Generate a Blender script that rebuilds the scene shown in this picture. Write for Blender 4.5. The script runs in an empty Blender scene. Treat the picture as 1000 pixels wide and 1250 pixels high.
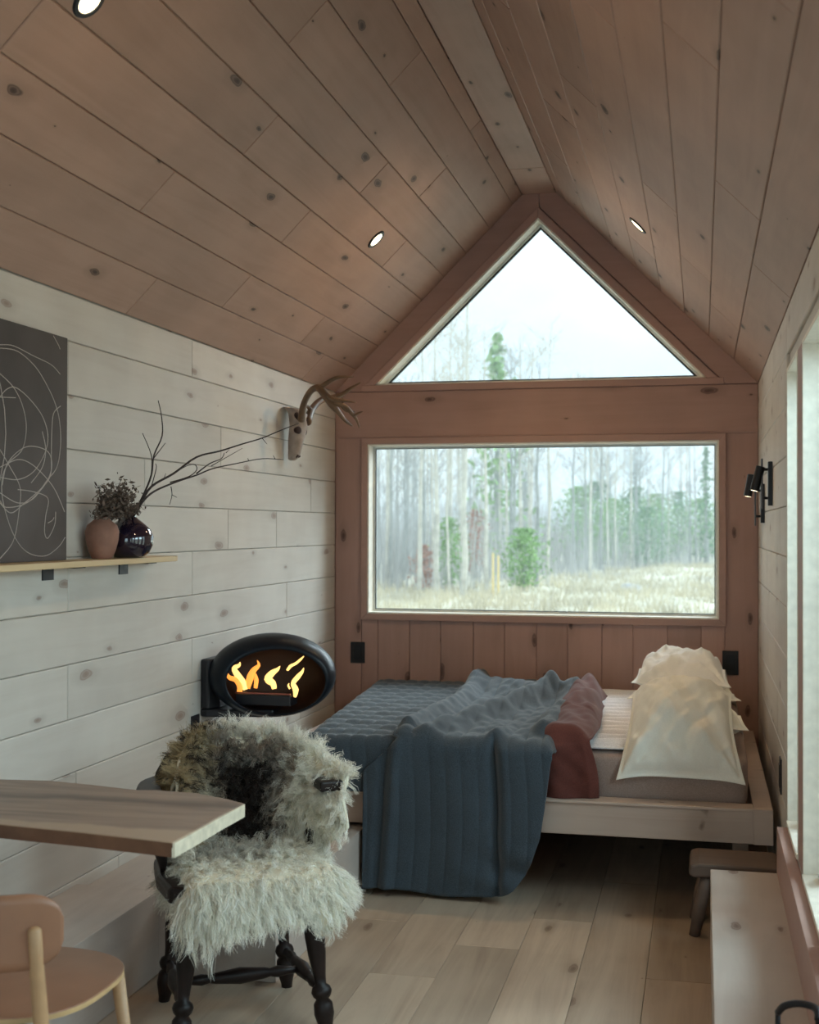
import bpy, bmesh, math, random
import numpy as np
from mathutils import Vector, Matrix

random.seed(7)
rng = np.random.default_rng(11)
SC = bpy.context.scene
C = bpy.context.collection
PI = math.pi

# ------------------------------------------------------------------ camera
CX, CZ, YAW, PITCH, ROLL, F = 2.012, 1.45, .2246, .0118, -.0022, 1562.4
W, D, ZE, ZR, SW = 2.3, 6.93, 2.208, 3.265, .093      # room width, end wall, eave, ridge, half ridge strip


def ray(px, py):
    u = (px - 500) / F; v = -(py - 625) / F
    c, s = math.cos(ROLL), math.sin(ROLL)
    x = c * u + s * v; z2 = -s * u + c * v
    c, s = math.cos(PITCH), math.sin(PITCH)
    y = c - s * z2; z = s + c * z2
    c, s = math.cos(YAW), math.sin(YAW)
    return Vector((c * x - s * y, s * x + c * y, z))


def on_x(px, py, X):
    r = ray(px, py); t = (X - CX) / r.x
    return Vector((X, t * r.y, CZ + t * r.z))


def on_y(px, py, Y):
    r = ray(px, py); t = Y / r.y
    return Vector((CX + t * r.x, Y, CZ + t * r.z))


cam_d = bpy.data.cameras.new('camera')
cam = bpy.data.objects.new('camera', cam_d); C.objects.link(cam); SC.camera = cam
cam_d.sensor_fit = 'HORIZONTAL'; cam_d.sensor_width = 36; cam_d.lens = F * .036
fw = ray(500, 625).normalized(); rt = (ray(501, 625) - ray(500, 625)).normalized(); up = rt.cross(fw)
m = Matrix((rt, up, -fw)).transposed().to_4x4(); m.translation = (CX, 0, CZ); cam.matrix_world = m
cam_d.dof.use_dof = True; cam_d.dof.focus_distance = 4.6; cam_d.dof.aperture_fstop = 5.2
cam_d.clip_start = .05; cam_d.clip_end = 400

# ------------------------------------------------------------------ world, exposure
wd = bpy.data.worlds.new('overcast'); SC.world = wd; wd.use_nodes = True
wt = wd.node_tree; wt.nodes.clear()
tc = wt.nodes.new('ShaderNodeTexCoord'); mp = wt.nodes.new('ShaderNodeMapping'); mp.inputs['Scale'].default_value = (2, 2, 5)
ns = wt.nodes.new('ShaderNodeTexNoise'); ns.inputs['Scale'].default_value = 1.6; ns.inputs['Detail'].default_value = 5
cr = wt.nodes.new('ShaderNodeValToRGB')
cr.color_ramp.elements[0].position = .38; cr.color_ramp.elements[0].color = (.62, .76, .86, 1)
cr.color_ramp.elements[1].position = .66; cr.color_ramp.elements[1].color = (.82, .90, .94, 1)
bg = wt.nodes.new('ShaderNodeBackground'); bg.inputs['Strength'].default_value = 1.55
wo = wt.nodes.new('ShaderNodeOutputWorld')
L = wt.links.new
L(tc.outputs['Generated'], mp.inputs[0]); L(mp.outputs[0], ns.inputs['Vector']); L(ns.outputs[0], cr.inputs[0])
L(cr.outputs[0], bg.inputs[0]); L(bg.outputs[0], wo.inputs[0])
vs = SC.view_settings
SC.display_settings.display_device = 'sRGB'
vs.view_transform = 'Standard'; vs.look = 'None'; vs.gamma = 1; vs.use_curve_mapping = False
vs.exposure = 0.02
SC.cycles.use_denoising = True
SC.cycles.max_bounces = 12; SC.cycles.diffuse_bounces = 8


def area_light(name, loc, direction, sx, sy, power, col):
    ld = bpy.data.lights.new(name, 'AREA'); ld.shape = 'RECTANGLE'; ld.size = sx; ld.size_y = sy
    ld.energy = power; ld.color = col
    o = bpy.data.objects.new(name, ld); C.objects.link(o); o.location = loc
    o.rotation_euler = Vector(direction).to_track_quat('-Z', 'Y').to_euler(); return o


DAY = (.66, .89, 1.0)
area_light('side_window_fill', (3.05, 2.7, 2.35), (-1, .22, -.62), 3.4, 1.7, 165, DAY)  # area lamp added outside the side windows, standing in for sky light
area_light('back_fill', (1.15, -1.75, 1.45), (0, 1, -.1), 1.7, 1.9, 26, DAY)  # fill lamp added behind the camera to brighten the faces towards it
sd = bpy.data.lights.new('veiled_sun', 'SUN'); sd.energy = 6.2; sd.angle = .8; sd.color = (.80, .92, 1.0)
so_ = bpy.data.objects.new('veiled_sun', sd); C.objects.link(so_); so_.rotation_euler = Vector((-.42, -.72, -.55)).to_track_quat('-Z', 'Y').to_euler()

# ------------------------------------------------------------------ mesh helpers


class MB:
    def __init__(s): s.v = []; s.f = []

    def add(s, vs, fs):
        o = len(s.v); s.v += [tuple(p) for p in vs]; s.f += [tuple(i + o for i in f) for f in fs]; return s

    def box(s, a, b):
        x0, y0, z0 = a; x1, y1, z1 = b
        return s.add([(x0, y0, z0), (x1, y0, z0), (x1, y1, z0), (x0, y1, z0), (x0, y0, z1), (x1, y0, z1), (x1, y1, z1), (x0, y1, z1)],
                     [(0, 3, 2, 1), (4, 5, 6, 7), (0, 1, 5, 4), (1, 2, 6, 5), (2, 3, 7, 6), (3, 0, 4, 7)])

    def prism(s, poly, fn, a, b):
        n = len(poly)
        s.add([fn(p, a) for p in poly] + [fn(p, b) for p in poly],
              [tuple(range(n))[::-1], tuple(range(n, 2 * n))] + [(i, (i + 1) % n, n + (i + 1) % n, n + i) for i in range(n)])
        return s

    def tube(s, pts, rad, n=10, flat=1.0):
        pts = [Vector(p) for p in pts]
        if not hasattr(rad, '__len__'): rad = [rad] * len(pts)
        t0 = (pts[1] - pts[0]).normalized()
        ref = Vector((0, 0, 1)) if abs(t0.z) < .9 else Vector((0, 1, 0))
        a = t0.cross(ref).normalized(); V = []
        for i, p in enumerate(pts):
            t = (pts[min(i + 1, len(pts) - 1)] - pts[max(i - 1, 0)]).normalized()
            a = (a - t * a.dot(t)).normalized(); b = t.cross(a)
            for k in range(n):
                q = 2 * PI * k / n
                V.append(p + (a * math.cos(q) + b * math.sin(q) * flat) * rad[i])
        Fs = [(i * n + k, i * n + (k + 1) % n, (i + 1) * n + (k + 1) % n, (i + 1) * n + k) for i in range(len(pts) - 1) for k in range(n)]
        Fs += [tuple(range(n))[::-1], tuple(range((len(pts) - 1) * n, len(pts) * n))]
        return s.add(V, Fs)

    def lathe(s, p0, p1, prof, n=16):
        p0 = Vector(p0); p1 = Vector(p1)
        return s.tube_static(p0, p1, prof, n)

    def tube_static(s, p0, p1, prof, n, cap=True):
        t = (p1 - p0).normalized(); ref = Vector((1, 0, 0)) if abs(t.x) < .8 else Vector((0, 0, 1))
        a = t.cross(ref).normalized(); b = t.cross(a); V = []
        for (q, r) in prof:
            c = p0.lerp(p1, q)
            for k in range(n):
                g = 2 * PI * k / n; V.append(c + (a * math.cos(g) + b * math.sin(g)) * max(r, 1e-4))
        m_ = len(prof)
        Fs = [(i * n + k, (i + 1) * n + k, (i + 1) * n + (k + 1) % n, i * n + (k + 1) % n) for i in range(m_ - 1) for k in range(n)]
        if cap: Fs += [tuple(range(n)), tuple(range((m_ - 1) * n, m_ * n))[::-1]]
        return s.add(V, Fs)

    def grid(s, fn, nu, nv, closed=False):
        V = [fn(i / nu, j / nv) for j in range(nv + 1) for i in range(nu + 1)]
        k = nu + 1
        return s.add(V, [(j * k + i, j * k + i + 1, (j + 1) * k + i + 1, (j + 1) * k + i) for j in range(nv) for i in range(nu)])

    def build(s, name, mat, parent=None, smooth=False, bevel=0, org=None, solid=0, subd=0, wn=False):
        me = bpy.data.meshes.new(name)
        o = Vector((0, 0, 0))
        if parent is not None: o = parent.matrix_world.translation if parent.parent is None else Vector(parent['_w'])
        if org is not None: o = Vector(org)
        me.from_pydata([tuple(Vector(p) - o) for p in s.v], [], s.f)
        bm = bmesh.new(); bm.from_mesh(me); bmesh.ops.recalc_face_normals(bm, faces=bm.faces[:]); bm.to_mesh(me); bm.free()
        return link(name, me, mat, parent, smooth, bevel, org, solid, subd)


def link(name, me, mat, parent=None, smooth=False, bevel=0, org=None, solid=0, subd=0):
    me.materials.append(mat)
    if smooth: me.polygons.foreach_set('use_smooth', [True] * len(me.polygons))
    ob = bpy.data.objects.new(name, me); C.objects.link(ob)
    if parent is not None: ob.parent = parent
    elif org is not None: ob.location = org
    if solid:
        q = ob.modifiers.new('solid', 'SOLIDIFY'); q.thickness = solid; q.offset = 0
    if bevel:
        q = ob.modifiers.new('bevel', 'BEVEL'); q.width = bevel; q.segments = 2; q.limit_method = 'ANGLE'; q.angle_limit = .7
    if subd:
        q = ob.modifiers.new('sub', 'SUBSURF'); q.levels = q.render_levels = subd
    return ob


def tag(o, label=None, cat=None, group=None, kind=None):
    if label: o['label'] = label
    if cat: o['category'] = cat
    if group: o['group'] = group
    if kind: o['kind'] = kind
    return o


def thing(name, label, cat, loc, group=None, kind=None):
    o = bpy.data.objects.new(name, None); C.objects.link(o); o.location = loc
    o.empty_display_size = .05
    o.matrix_world = Matrix.Translation(loc)
    return tag(o, label, cat, group, kind)


def part(name, mb, mat, root, smooth=False, bevel=0, solid=0, subd=0, label=None):
    """mb holds world coordinates; the root is unrotated."""
    w = root['_w'] if '_w' in root else tuple(root.location)
    me = bpy.data.meshes.new(name); w = Vector(w)
    me.from_pydata([tuple(Vector(p) - w) for p in mb.v], [], mb.f)
    bm = bmesh.new(); bm.from_mesh(me); bmesh.ops.recalc_face_normals(bm, faces=bm.faces[:]); bm.to_mesh(me); bm.free()
    o = link(name, me, mat, root, smooth, bevel, None, solid, subd)
    o['_w'] = tuple(w)
    if label: o['label'] = label
    return o


def clean():
    for o in bpy.data.objects:
        if '_w' in o: del o['_w']

# ------------------------------------------------------------------ materials


def newmat(name):
    mt = bpy.data.materials.new(name); mt.use_nodes = True
    nt = mt.node_tree; b = nt.nodes['Principled BSDF']
    return mt, nt, b


def N(nt, t, **kw):
    n = nt.nodes.new(t)
    for k, v in kw.items():
        if k in n.inputs: n.inputs[k].default_value = v
        else: setattr(n, k, v)
    return n


def ramp(nt, fac, stops):
    r = nt.nodes.new('ShaderNodeValToRGB'); e = r.color_ramp.elements
    while len(e) < len(stops): e.new(.5)
    for i, (p, c) in enumerate(stops):
        e[i].position = p; e[i].color = (*c, 1) if len(c) == 3 else c
    nt.links.new(fac, r.inputs[0]); return r.outputs[0]


def mixc(nt, fac, a, b, blend='MIX'):
    mx = nt.nodes.new('ShaderNodeMix'); mx.data_type = 'RGBA'; mx.blend_type = blend
    for s_, i in ((fac, 0), (a, 6), (b, 7)):
        if hasattr(s_, 'is_linked') or hasattr(s_, 'links'): nt.links.new(s_, mx.inputs[i])
        else: mx.inputs[i].default_value = s_ if i == 0 else (*s_, 1)
    return mx.outputs[2]


def mat_plain(name, col, rough=.5, metal=0, noise=.08, scale=30, bump=0, coat=0, sheen=0, spec=.5):
    mt, nt, b = newmat(name)
    tcn = N(nt, 'ShaderNodeTexCoord'); nz = N(nt, 'ShaderNodeTexNoise', Scale=scale, Detail=4)
    nt.links.new(tcn.outputs['Object'], nz.inputs['Vector'])
    lo = tuple(c * (1 - noise) for c in col); hi = tuple(min(1, c * (1 + noise)) for c in col)
    nt.links.new(ramp(nt, nz.outputs[0], [(.3, lo), (.7, hi)]), b.inputs['Base Color'])
    b.inputs['Roughness'].default_value = rough; b.inputs['Metallic'].default_value = metal
    b.inputs['Coat Weight'].default_value = coat; b.inputs['Sheen Weight'].default_value = sheen
    b.inputs['Specular IOR Level'].default_value = spec
    if bump:
        bp = N(nt, 'ShaderNodeBump', Strength=bump, Distance=.002)
        nt.links.new(nz.outputs[0], bp.inputs['Height']); nt.links.new(bp.outputs[0], b.inputs['Normal'])
    return mt


def mat_wood(name, light, dark, knot=(.12, .07, .05), axis='X', knots=True, rough=.55, grain=.5, var=.12, gs=1.0, white=0):
    """grain runs along the object's local axis; every plank takes its own tint and offset."""
    mt, nt, b = newmat(name); l = nt.links.new
    tcn = N(nt, 'ShaderNodeTexCoord'); oi = N(nt, 'ShaderNodeObjectInfo')
    off = N(nt, 'ShaderNodeVectorMath', operation='MULTIPLY_ADD')
    comb = N(nt, 'ShaderNodeCombineXYZ')
    for k in range(3): l(oi.outputs['Random'], comb.inputs[k])
    l(comb.outputs[0], off.inputs[0]); off.inputs[1].default_value = (37, 23, 11); l(tcn.outputs['Object'], off.inputs[2])
    mp_ = N(nt, 'ShaderNodeMapping')
    sc = {'X': (1.2, 16, 16), 'Y': (16, 1.2, 16), 'Z': (16, 16, 1.2)}[axis]
    mp_.inputs['Scale'].default_value = tuple(c * gs for c in sc)
    l(off.outputs[0], mp_.inputs[0])
    n1 = N(nt, 'ShaderNodeTexNoise', Scale=1.0, Detail=6, Roughness=.6, Distortion=1.2); l(mp_.outputs[0], n1.inputs['Vector'])
    n2 = N(nt, 'ShaderNodeTexNoise', Scale=3.2, Detail=3); l(off.outputs[0], n2.inputs['Vector'])
    c1 = ramp(nt, n1.outputs[0], [(.30, dark), (.62, light)])
    mean = tuple((a + c) / 2 for a, c in zip(light, dark))
    c1 = mixc(nt, grain, mean, c1)
    c1 = mixc(nt, ramp(nt, n2.outputs[0], [(.35, (0, 0, 0)), (.7, (.35, .35, .35))]), c1, tuple(min(1, c * 1.22) for c in light))
    rv = N(nt, 'ShaderNodeMapRange'); l(oi.outputs['Random'], rv.inputs[0])
    rv.inputs[3].default_value = 1 - var; rv.inputs[4].default_value = 1 + var * .6
    hs = N(nt, 'ShaderNodeHueSaturation'); l(rv.outputs[0], hs.inputs['Value']); l(c1, hs.inputs['Color']); col = hs.outputs[0]
    if knots:
        mk = N(nt, 'ShaderNodeMapping')
        mk.inputs['Scale'].default_value = {'X': (2.1, 5.4, 1), 'Y': (5.4, 2.1, 1), 'Z': (5.4, 5.4, 2.1)}[axis]
        l(off.outputs[0], mk.inputs[0])
        nw = N(nt, 'ShaderNodeTexNoise', Scale=14, Detail=2); l(off.outputs[0], nw.inputs['Vector'])
        md = N(nt, 'ShaderNodeVectorMath', operation='MULTIPLY_ADD'); l(nw.outputs['Color'], md.inputs[0])
        md.inputs[1].default_value = (.10, .10, .0); l(mk.outputs[0], md.inputs[2])
        vo = N(nt, 'ShaderNodeTexVoronoi', Scale=1.0); vo.voronoi_dimensions = '2D' if axis != 'Z' else '3D'
        l(md.outputs[0], vo.inputs['Vector'])
        sx = N(nt, 'ShaderNodeSeparateColor'); l(vo.outputs['Color'], sx.inputs[0])
        th = N(nt, 'ShaderNodeMapRange'); l(sx.outputs[0], th.inputs[0])
        th.inputs[1].default_value = .22; th.inputs[2].default_value = 1; th.inputs[3].default_value = .003; th.inputs[4].default_value = .11
        dv = N(nt, 'ShaderNodeMath', operation='DIVIDE'); l(vo.outputs['Distance'], dv.inputs[0]); l(th.outputs[0], dv.inputs[1])
        k1 = ramp(nt, dv.outputs[0], [(.0, (1, 1, 1)), (.45, (.85, .85, .85)), (.62, (.5, .5, .5)), (.8, (.8, .8, .8)), (1.0, (0, 0, 0))])
        halo = N(nt, 'ShaderNodeMath', operation='MULTIPLY'); l(dv.outputs[0], halo.inputs[0]); halo.inputs[1].default_value = .38
        k2 = ramp(nt, halo.outputs[0], [(.3, (.35, .35, .35)), (1.0, (0, 0, 0))])
        col = mixc(nt, k2, col, tuple(c * .62 for c in dark))
        col = mixc(nt, k1, col, knot)
    l(col, b.inputs['Base Color'])
    b.inputs['Roughness'].default_value = rough; b.inputs['Specular IOR Level'].default_value = .35
    bp = N(nt, 'ShaderNodeBump', Strength=.12, Distance=.001); l(n1.outputs[0], bp.inputs['Height']); l(bp.outputs[0], b.inputs['Normal'])
    return mt


def mat_fabric(name, col, rough=.9, scale=260, sheen=.3, bump=.25, noise=.12, big=.1):
    mt, nt, b = newmat(name); l = nt.links.new
    tcn = N(nt, 'ShaderNodeTexCoord')
    n1 = N(nt, 'ShaderNodeTexNoise', Scale=scale, Detail=2); n2 = N(nt, 'ShaderNodeTexNoise', Scale=9, Detail=4)
    for n in (n1, n2): l(tcn.outputs['Object'], n.inputs['Vector'])
    lo = tuple(c * (1 - noise) for c in col); hi = tuple(min(1, c * (1 + noise)) for c in col)
    c = ramp(nt, n1.outputs[0], [(.35, lo), (.65, hi)])
    c = mixc(nt, ramp(nt, n2.outputs[0], [(.35, (0, 0, 0)), (.7, (big,) * 3)]), c, tuple(min(1, x * 1.5) for x in col))
    l(c, b.inputs['Base Color']); b.inputs['Roughness'].default_value = rough; b.inputs['Sheen Weight'].default_value = sheen
    b.inputs['Specular IOR Level'].default_value = .2
    ad = N(nt, 'ShaderNodeMath', operation='MULTIPLY_ADD'); l(n2.outputs[0], ad.inputs[0]); ad.inputs[1].default_value = 3; l(n1.outputs[0], ad.inputs[2])
    bp = N(nt, 'ShaderNodeBump', Strength=bump, Distance=.003); l(ad.outputs[0], bp.inputs['Height']); l(bp.outputs[0], b.inputs['Normal'])
    return mt


def mat_emit(name, col, s):
    mt, nt, b = newmat(name)
    b.inputs['Base Color'].default_value = (*col, 1); b.inputs['Emission Color'].default_value = (*col, 1)
    b.inputs['Emission Strength'].default_value = s
    return mt


def mat_glass(name='window glass'):
    mt, nt, b = newmat(name); nt.nodes.remove(b)
    out = nt.nodes['Material Output']
    tr = N(nt, 'ShaderNodeBsdfTransparent'); tr.inputs[0].default_value = (.95, .98, .97, 1)
    gl = N(nt, 'ShaderNodeBsdfGlossy', Roughness=.02); fr = N(nt, 'ShaderNodeFresnel', IOR=1.16)
    mx = N(nt, 'ShaderNodeMixShader'); nt.links.new(fr.outputs[0], mx.inputs[0]); nt.links.new(tr.outputs[0], mx.inputs[1])
    nt.links.new(gl.outputs[0], mx.inputs[2]); nt.links.new(mx.outputs[0], out.inputs[0]); return mt


M = {}
M['wall'] = mat_wood('daylight toned pine', (.60, .565, .515), (.50, .45, .40), knot=(.30, .22, .18), grain=.45, var=.07)  # paler, greyer pine; daylight from the side is put into this colour
M['ceil'] = mat_wood('pine ceiling board', (.44, .285, .225), (.34, .21, .16), knot=(.05, .028, .022), grain=.45, var=.10)  # pinkish tone of the shaded boards put into the base colour
M['end'] = mat_wood('shade toned pine board', (.46, .295, .255), (.37, .23, .195), knot=(.10, .055, .045), grain=.45, var=.10)  # darker pink pine; the backlit wall's shade is put into the colour
M['trim'] = mat_wood('pine trim', (.46, .30, .26), (.39, .245, .21), axis='X', knots=False, grain=.4, var=.06)
M['reveal'] = mat_plain('cream window lining', (.84, .80, .70), .5)
M['box'] = mat_wood('wheel box board', (.54, .47, .42), (.43, .36, .32), axis='Y', knot=(.22, .15, .12), var=.03)
M['floor'] = mat_wood('oak floor', (.52, .41, .31), (.33, .24, .175), knot=(.20, .13, .09), grain=.7, var=.24, rough=.38, gs=.8)
M['bed'] = mat_wood('pine bed rail', (.56, .45, .38), (.44, .33, .27), knot=(.12, .08, .06), var=.06)
M['dark'] = mat_plain('black metal', (.012, .013, .017), .4, .3, noise=.2)
M['matte'] = mat_plain('black plastic', (.010, .010, .014), .45)
M['darkwood'] = mat_plain('ebonised wood', (.014, .008, .007), .42, noise=.4, scale=18, coat=.0, spec=.25)
M['white'] = mat_plain('white frame', (.75, .78, .76), .4)
M['glass'] = mat_glass()
M['gasket'] = mat_plain('dark gasket', (.02, .025, .025), .5)

# ------------------------------------------------------------------ the shell
Y0 = -1.3                                   # back of the room, behind the camera
TH = .14


def plank_obj(name, L_, Wd, T, mat, parent, mtx, bev=.0028):
    """local X along the grain, Y across, Z outward; 12-vertex board with chamfered face edges"""
    x, y = L_ / 2, Wd / 2
    V = [(-x, -y, 0), (x, -y, 0), (x, y, 0), (-x, y, 0), (-x, -y, T - bev), (x, -y, T - bev), (x, y, T - bev), (-x, y, T - bev),
         (-x + bev, -y + bev, T), (x - bev, -y + bev, T), (x - bev, y - bev, T), (-x + bev, y - bev, T)]
    Fs = [(0, 3, 2, 1), (8, 9, 10, 11)] + [(i, (i + 1) % 4, 4 + (i + 1) % 4, 4 + i) for i in range(4)] + [(4 + i, 4 + (i + 1) % 4, 8 + (i + 1) % 4, 8 + i) for i in range(4)]
    me = bpy.data.meshes.new(name); me.from_pydata(V, [], Fs); me.materials.append(mat)
    o = bpy.data.objects.new(name, me); C.objects.link(o); o.parent = parent; o.matrix_local = mtx
    return o


def frame(xa, ya, za, org):
    m_ = Matrix((xa, ya, za)).transposed().to_4x4(); m_.translation = org; return m_


BT = .012      # board thickness, room face of the boards is the nominal wall plane
GAP = .0022

# left wall
bm_ = MB().box((-TH, Y0, -.05), (-BT, D + .1, ZE + .05))
wl = bm_.build('wall_left', M['wall']); tag(wl, kind='structure', label='horizontal pine board wall on the left side, daylight put into its pale tone')
zr = [2.208, 2.055, 1.879, 1.702, 1.526, 1.349, 1.172, .998, .818, .641, .462, .286, .11, 0]
jl = [[2.3, 4.85], [2.0, 3.81, 6.2], [1.6, 3.1, 5.17], [2.6, 4.40, 6.47], [1.3, 3.3, 5.26, 5.91], [2.2, 3.82, 4.86], [1.4, 2.9, 6.07],
      [2.4, 3.82, 4.86], [1.7, 3.2, 5.6], [2.1, 3.88, 6.3], [1.2, 3.0, 5.0], [2.5, 4.2], [1.5, 3.5]]
for k in range(13):
    z1, z0 = zr[k], zr[k + 1]; ys = [Y0] + jl[k] + [D]
    for a, b in zip(ys, ys[1:]):
        plank_obj('plank', b - a - GAP * 1.8, z1 - z0 - GAP, BT, M['wall'], wl,
                  frame(Vector((0, 1, 0)), Vector((0, 0, 1)), Vector((1, 0, 0)), (-BT, (a + b) / 2, (z0 + z1) / 2)))

# ceiling: two slopes and a flat ridge strip
s2 = math.sqrt(.5)
prof_o = [(-TH, ZE - TH * .4), (1.057 - .05, ZR + .02 + .1), (1.243 + .05, ZR + .02 + .1), (W + TH, ZE - TH * .4),
          (W + .004, ZE + .016), (1.243 + .008, ZR + BT), (1.057 - .008, ZR + BT), (-.004, ZE + .016)]
cl = MB()
for poly in ([prof_o[0], prof_o[1], prof_o[6], prof_o[7]], [prof_o[1], prof_o[2], prof_o[5], prof_o[6]], [prof_o[2], prof_o[3], prof_o[4], prof_o[5]]):
    cl.prism(poly, lambda p, y: (p[0], y, p[1]), Y0 - .1, D + .14)
ceiling = cl.build('ceiling', M['ceil']); tag(ceiling, kind='structure', label='pitched ceiling of knotty pine boards, shade put into their pink-brown tone')
SL = math.hypot(1.057, ZR - ZE); ud = Vector((1.057, 0, ZR - ZE)) / SL
rows = [0, .176, .356, .531, .707, .885, 1.061, 1.245, 1.422, SL]
jleft = [[1.9, 4.23, 6.3], [2.6, 4.85, 5.88], [1.4, 3.80], [2.75, 4.85], [1.8, 4.08, 6.0], [2.3, 5.12], [1.2, 3.80, 5.7], [2.2, 4.6], [3.3, 5.6]]
jright = [[1.5, 4.4], [2.3, 3.80, 5.9], [1.2, 2.9, 5.40], [2.68, 4.7], [1.6, 3.25, 6.1], [2.1, 4.23], [1.3, 2.9, 4.85], [2.6, 4.0, 5.8], [1.8, 4.9]]
for side, js in ((0, jleft), (1, jright)):
    u_ = ud.copy(); o_ = Vector((0, 0, ZE))
    if side: u_.x = -u_.x; o_.x = W
    nrm = Vector((u_.z, 0, -u_.x)) if not side else Vector((-u_.z, 0, u_.x))
    for k in range(9):
        a0, a1 = rows[k], rows[k + 1]; ys = [Y0] + js[k] + [D]
        for a, b in zip(ys, ys[1:]):
            ctr = o_ + u_ * ((a0 + a1) / 2) - nrm * BT + Vector((0, (a + b) / 2, 0))
            plank_obj('plank', b - a - GAP * 1.8, a1 - a0 - GAP, BT, M['ceil'], ceiling, frame(Vector((0, 1, 0)), nrm.cross(Vector((0, 1, 0))), nrm, ctr))
ys = [Y0, 1.0, 3.6, 6.42, D]
for a, b in zip(ys, ys[1:]):
    plank_obj('plank', b - a - GAP, 2 * SW - GAP, BT, M['ceil'], ceiling, frame(Vector((0, 1, 0)), Vector((1, 0, 0)), Vector((0, 0, -1)), (W / 2, (a + b) / 2, ZR + BT)))

# right wall with its row of windows
WZ0, WZ1 = .43, 2.0
wins = [(4.1, 4.6), (3.28, 3.9), (2.3, 3.08), (1.2, 2.1), (.1, 1.0), (-1.0, -.1)]  # the nearer openings are unseen, added large to let in light
XW = W + TH
rb = MB()
rb.box((W + BT, Y0, -.05), (XW, D + .1, WZ0)); rb.box((W + BT, Y0, WZ1), (XW, D + .1, ZE + .05))
ed = [D + .1] + [e for w_ in wins for e in (w_[1], w_[0])] + [Y0]
for i in range(0, len(ed), 2): rb.box((W + BT, ed[i + 1], WZ0), (XW, ed[i], WZ1))
wr = rb.build('wall_right', M['wall']); tag(wr, kind='structure', label='pine board wall on the right with tall windows')


def rplank(a, b, z0, z1, mat=None):
    plank_obj('plank', b - a - GAP, z1 - z0 - GAP, BT, mat or M['wall'], wr,
              frame(Vector((0, -1, 0)), Vector((0, 0, 1)), Vector((-1, 0, 0)), (W + BT, (a + b) / 2, (z0 + z1) / 2)))


jr = [[5.5], [5.1], [6.2], [5.45], [5.0], [6.0], [5.3], [5.9], [5.2], [6.4], [5.6], [5.1], [6.0]]
for k in range(13):
    z1, z0 = zr[k], zr[k + 1]; lst = [4.62] + jr[k] + [D]
    for a, b in zip(lst, lst[1:]): rplank(a, b, z0, z1)
    if z0 >= 2.0 or z1 <= WZ0 + .04:
        lst = [Y0, 1.1 + .3 * (k % 3), 3.1 + .25 * (k % 2), 4.62]
        for a, b in zip(lst, lst[1:]): rplank(a, b, z0, min(z1, WZ0) if z1 <= WZ0 + .04 else z1)
for a, b in [(ed[i + 1], ed[i]) for i in range(2, len(ed), 2)]:
    ym = (a + b) / 2
    plank_obj('plank', WZ1 - WZ0 - GAP, b - a - GAP, BT, M['trim'], wr, frame(Vector((0, 0, 1)), Vector((0, 1, 0)), Vector((-1, 0, 0)), (W + BT, ym, (WZ0 + WZ1) / 2)))
# low apron board below the sills, its top carries the sill line
ap = MB().box((2.262, Y0, .25), (2.299, 4.57, WZ0 - .004)).build('trim_1', M['trim'], bevel=.002); tag(ap, kind='structure', label='low pine apron board under the side windows')

for i, (a, b) in enumerate(wins):
    wn = thing('window_%d' % (i + 3), None, None, (W, (a + b) / 2, WZ0), kind='structure')
    wn['label'] = ['far side window beside the bed end of the right wall', 'second side window from the bed, cut by the right edge of the photo'][i] if i < 2 else 'unseen side window added nearer the camera to let in light'
    q = MB()
    q.box((W - .002, a, WZ0), (XW, a + .014, WZ1)); q.box((W - .002, b - .014, WZ0), (XW, b, WZ1))
    q.box((W - .002, a + .014, WZ1 - .014), (XW, b - .014, WZ1))
    part('jamb', q, M['reveal'], wn, bevel=.002)
    part('sill', MB().box((W - .006, a + .014, WZ0), (XW, b - .014, WZ0 + .016)), M['reveal'], wn, bevel=.002)
    q = MB(); fx0, fx1 = XW - .045, XW - .005
    for (y0, y1, z0, z1) in ((a + .014, a + .05, WZ0 + .016, WZ1 - .014), (b - .05, b - .014, WZ0 + .016, WZ1 - .014),
                             (a + .05, b - .05, WZ0 + .016, WZ0 + .052), (a + .05, b - .05, WZ1 - .05, WZ1 - .014)):
        q.box((fx0, y0, z0), (fx1, y1, z1))
    part('window_frame', q, M['white'], wn, bevel=.003)
    part('pane', MB().box((XW - .028, a + .05, WZ0 + .05), (XW - .022, b - .05, WZ1 - .05)), M['glass'], wn)
    hy = (on_x(966, 1012, W + .06).y, on_x(996, 1106, W + .06).y)[i] if i < 2 else (a + b) / 2
    hy = min(max(hy, a + .1), b - .1)
    h = part('crank_handle', MB().box((W + .035, hy - .04, WZ0 + .014), (W + .09, hy + .04, WZ0 + .034)), M['white'], wn, bevel=.006)
    part('lever', MB().tube([(W + .055, hy + .02, WZ0 + .03), (W + .05, hy, WZ0 + .055), (W + .045, hy - .035, WZ0 + .06), (W + .042, hy - .055, WZ0 + .04)], [.007, .008, .007, .009], 8), M['white'], h, smooth=True)

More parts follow.
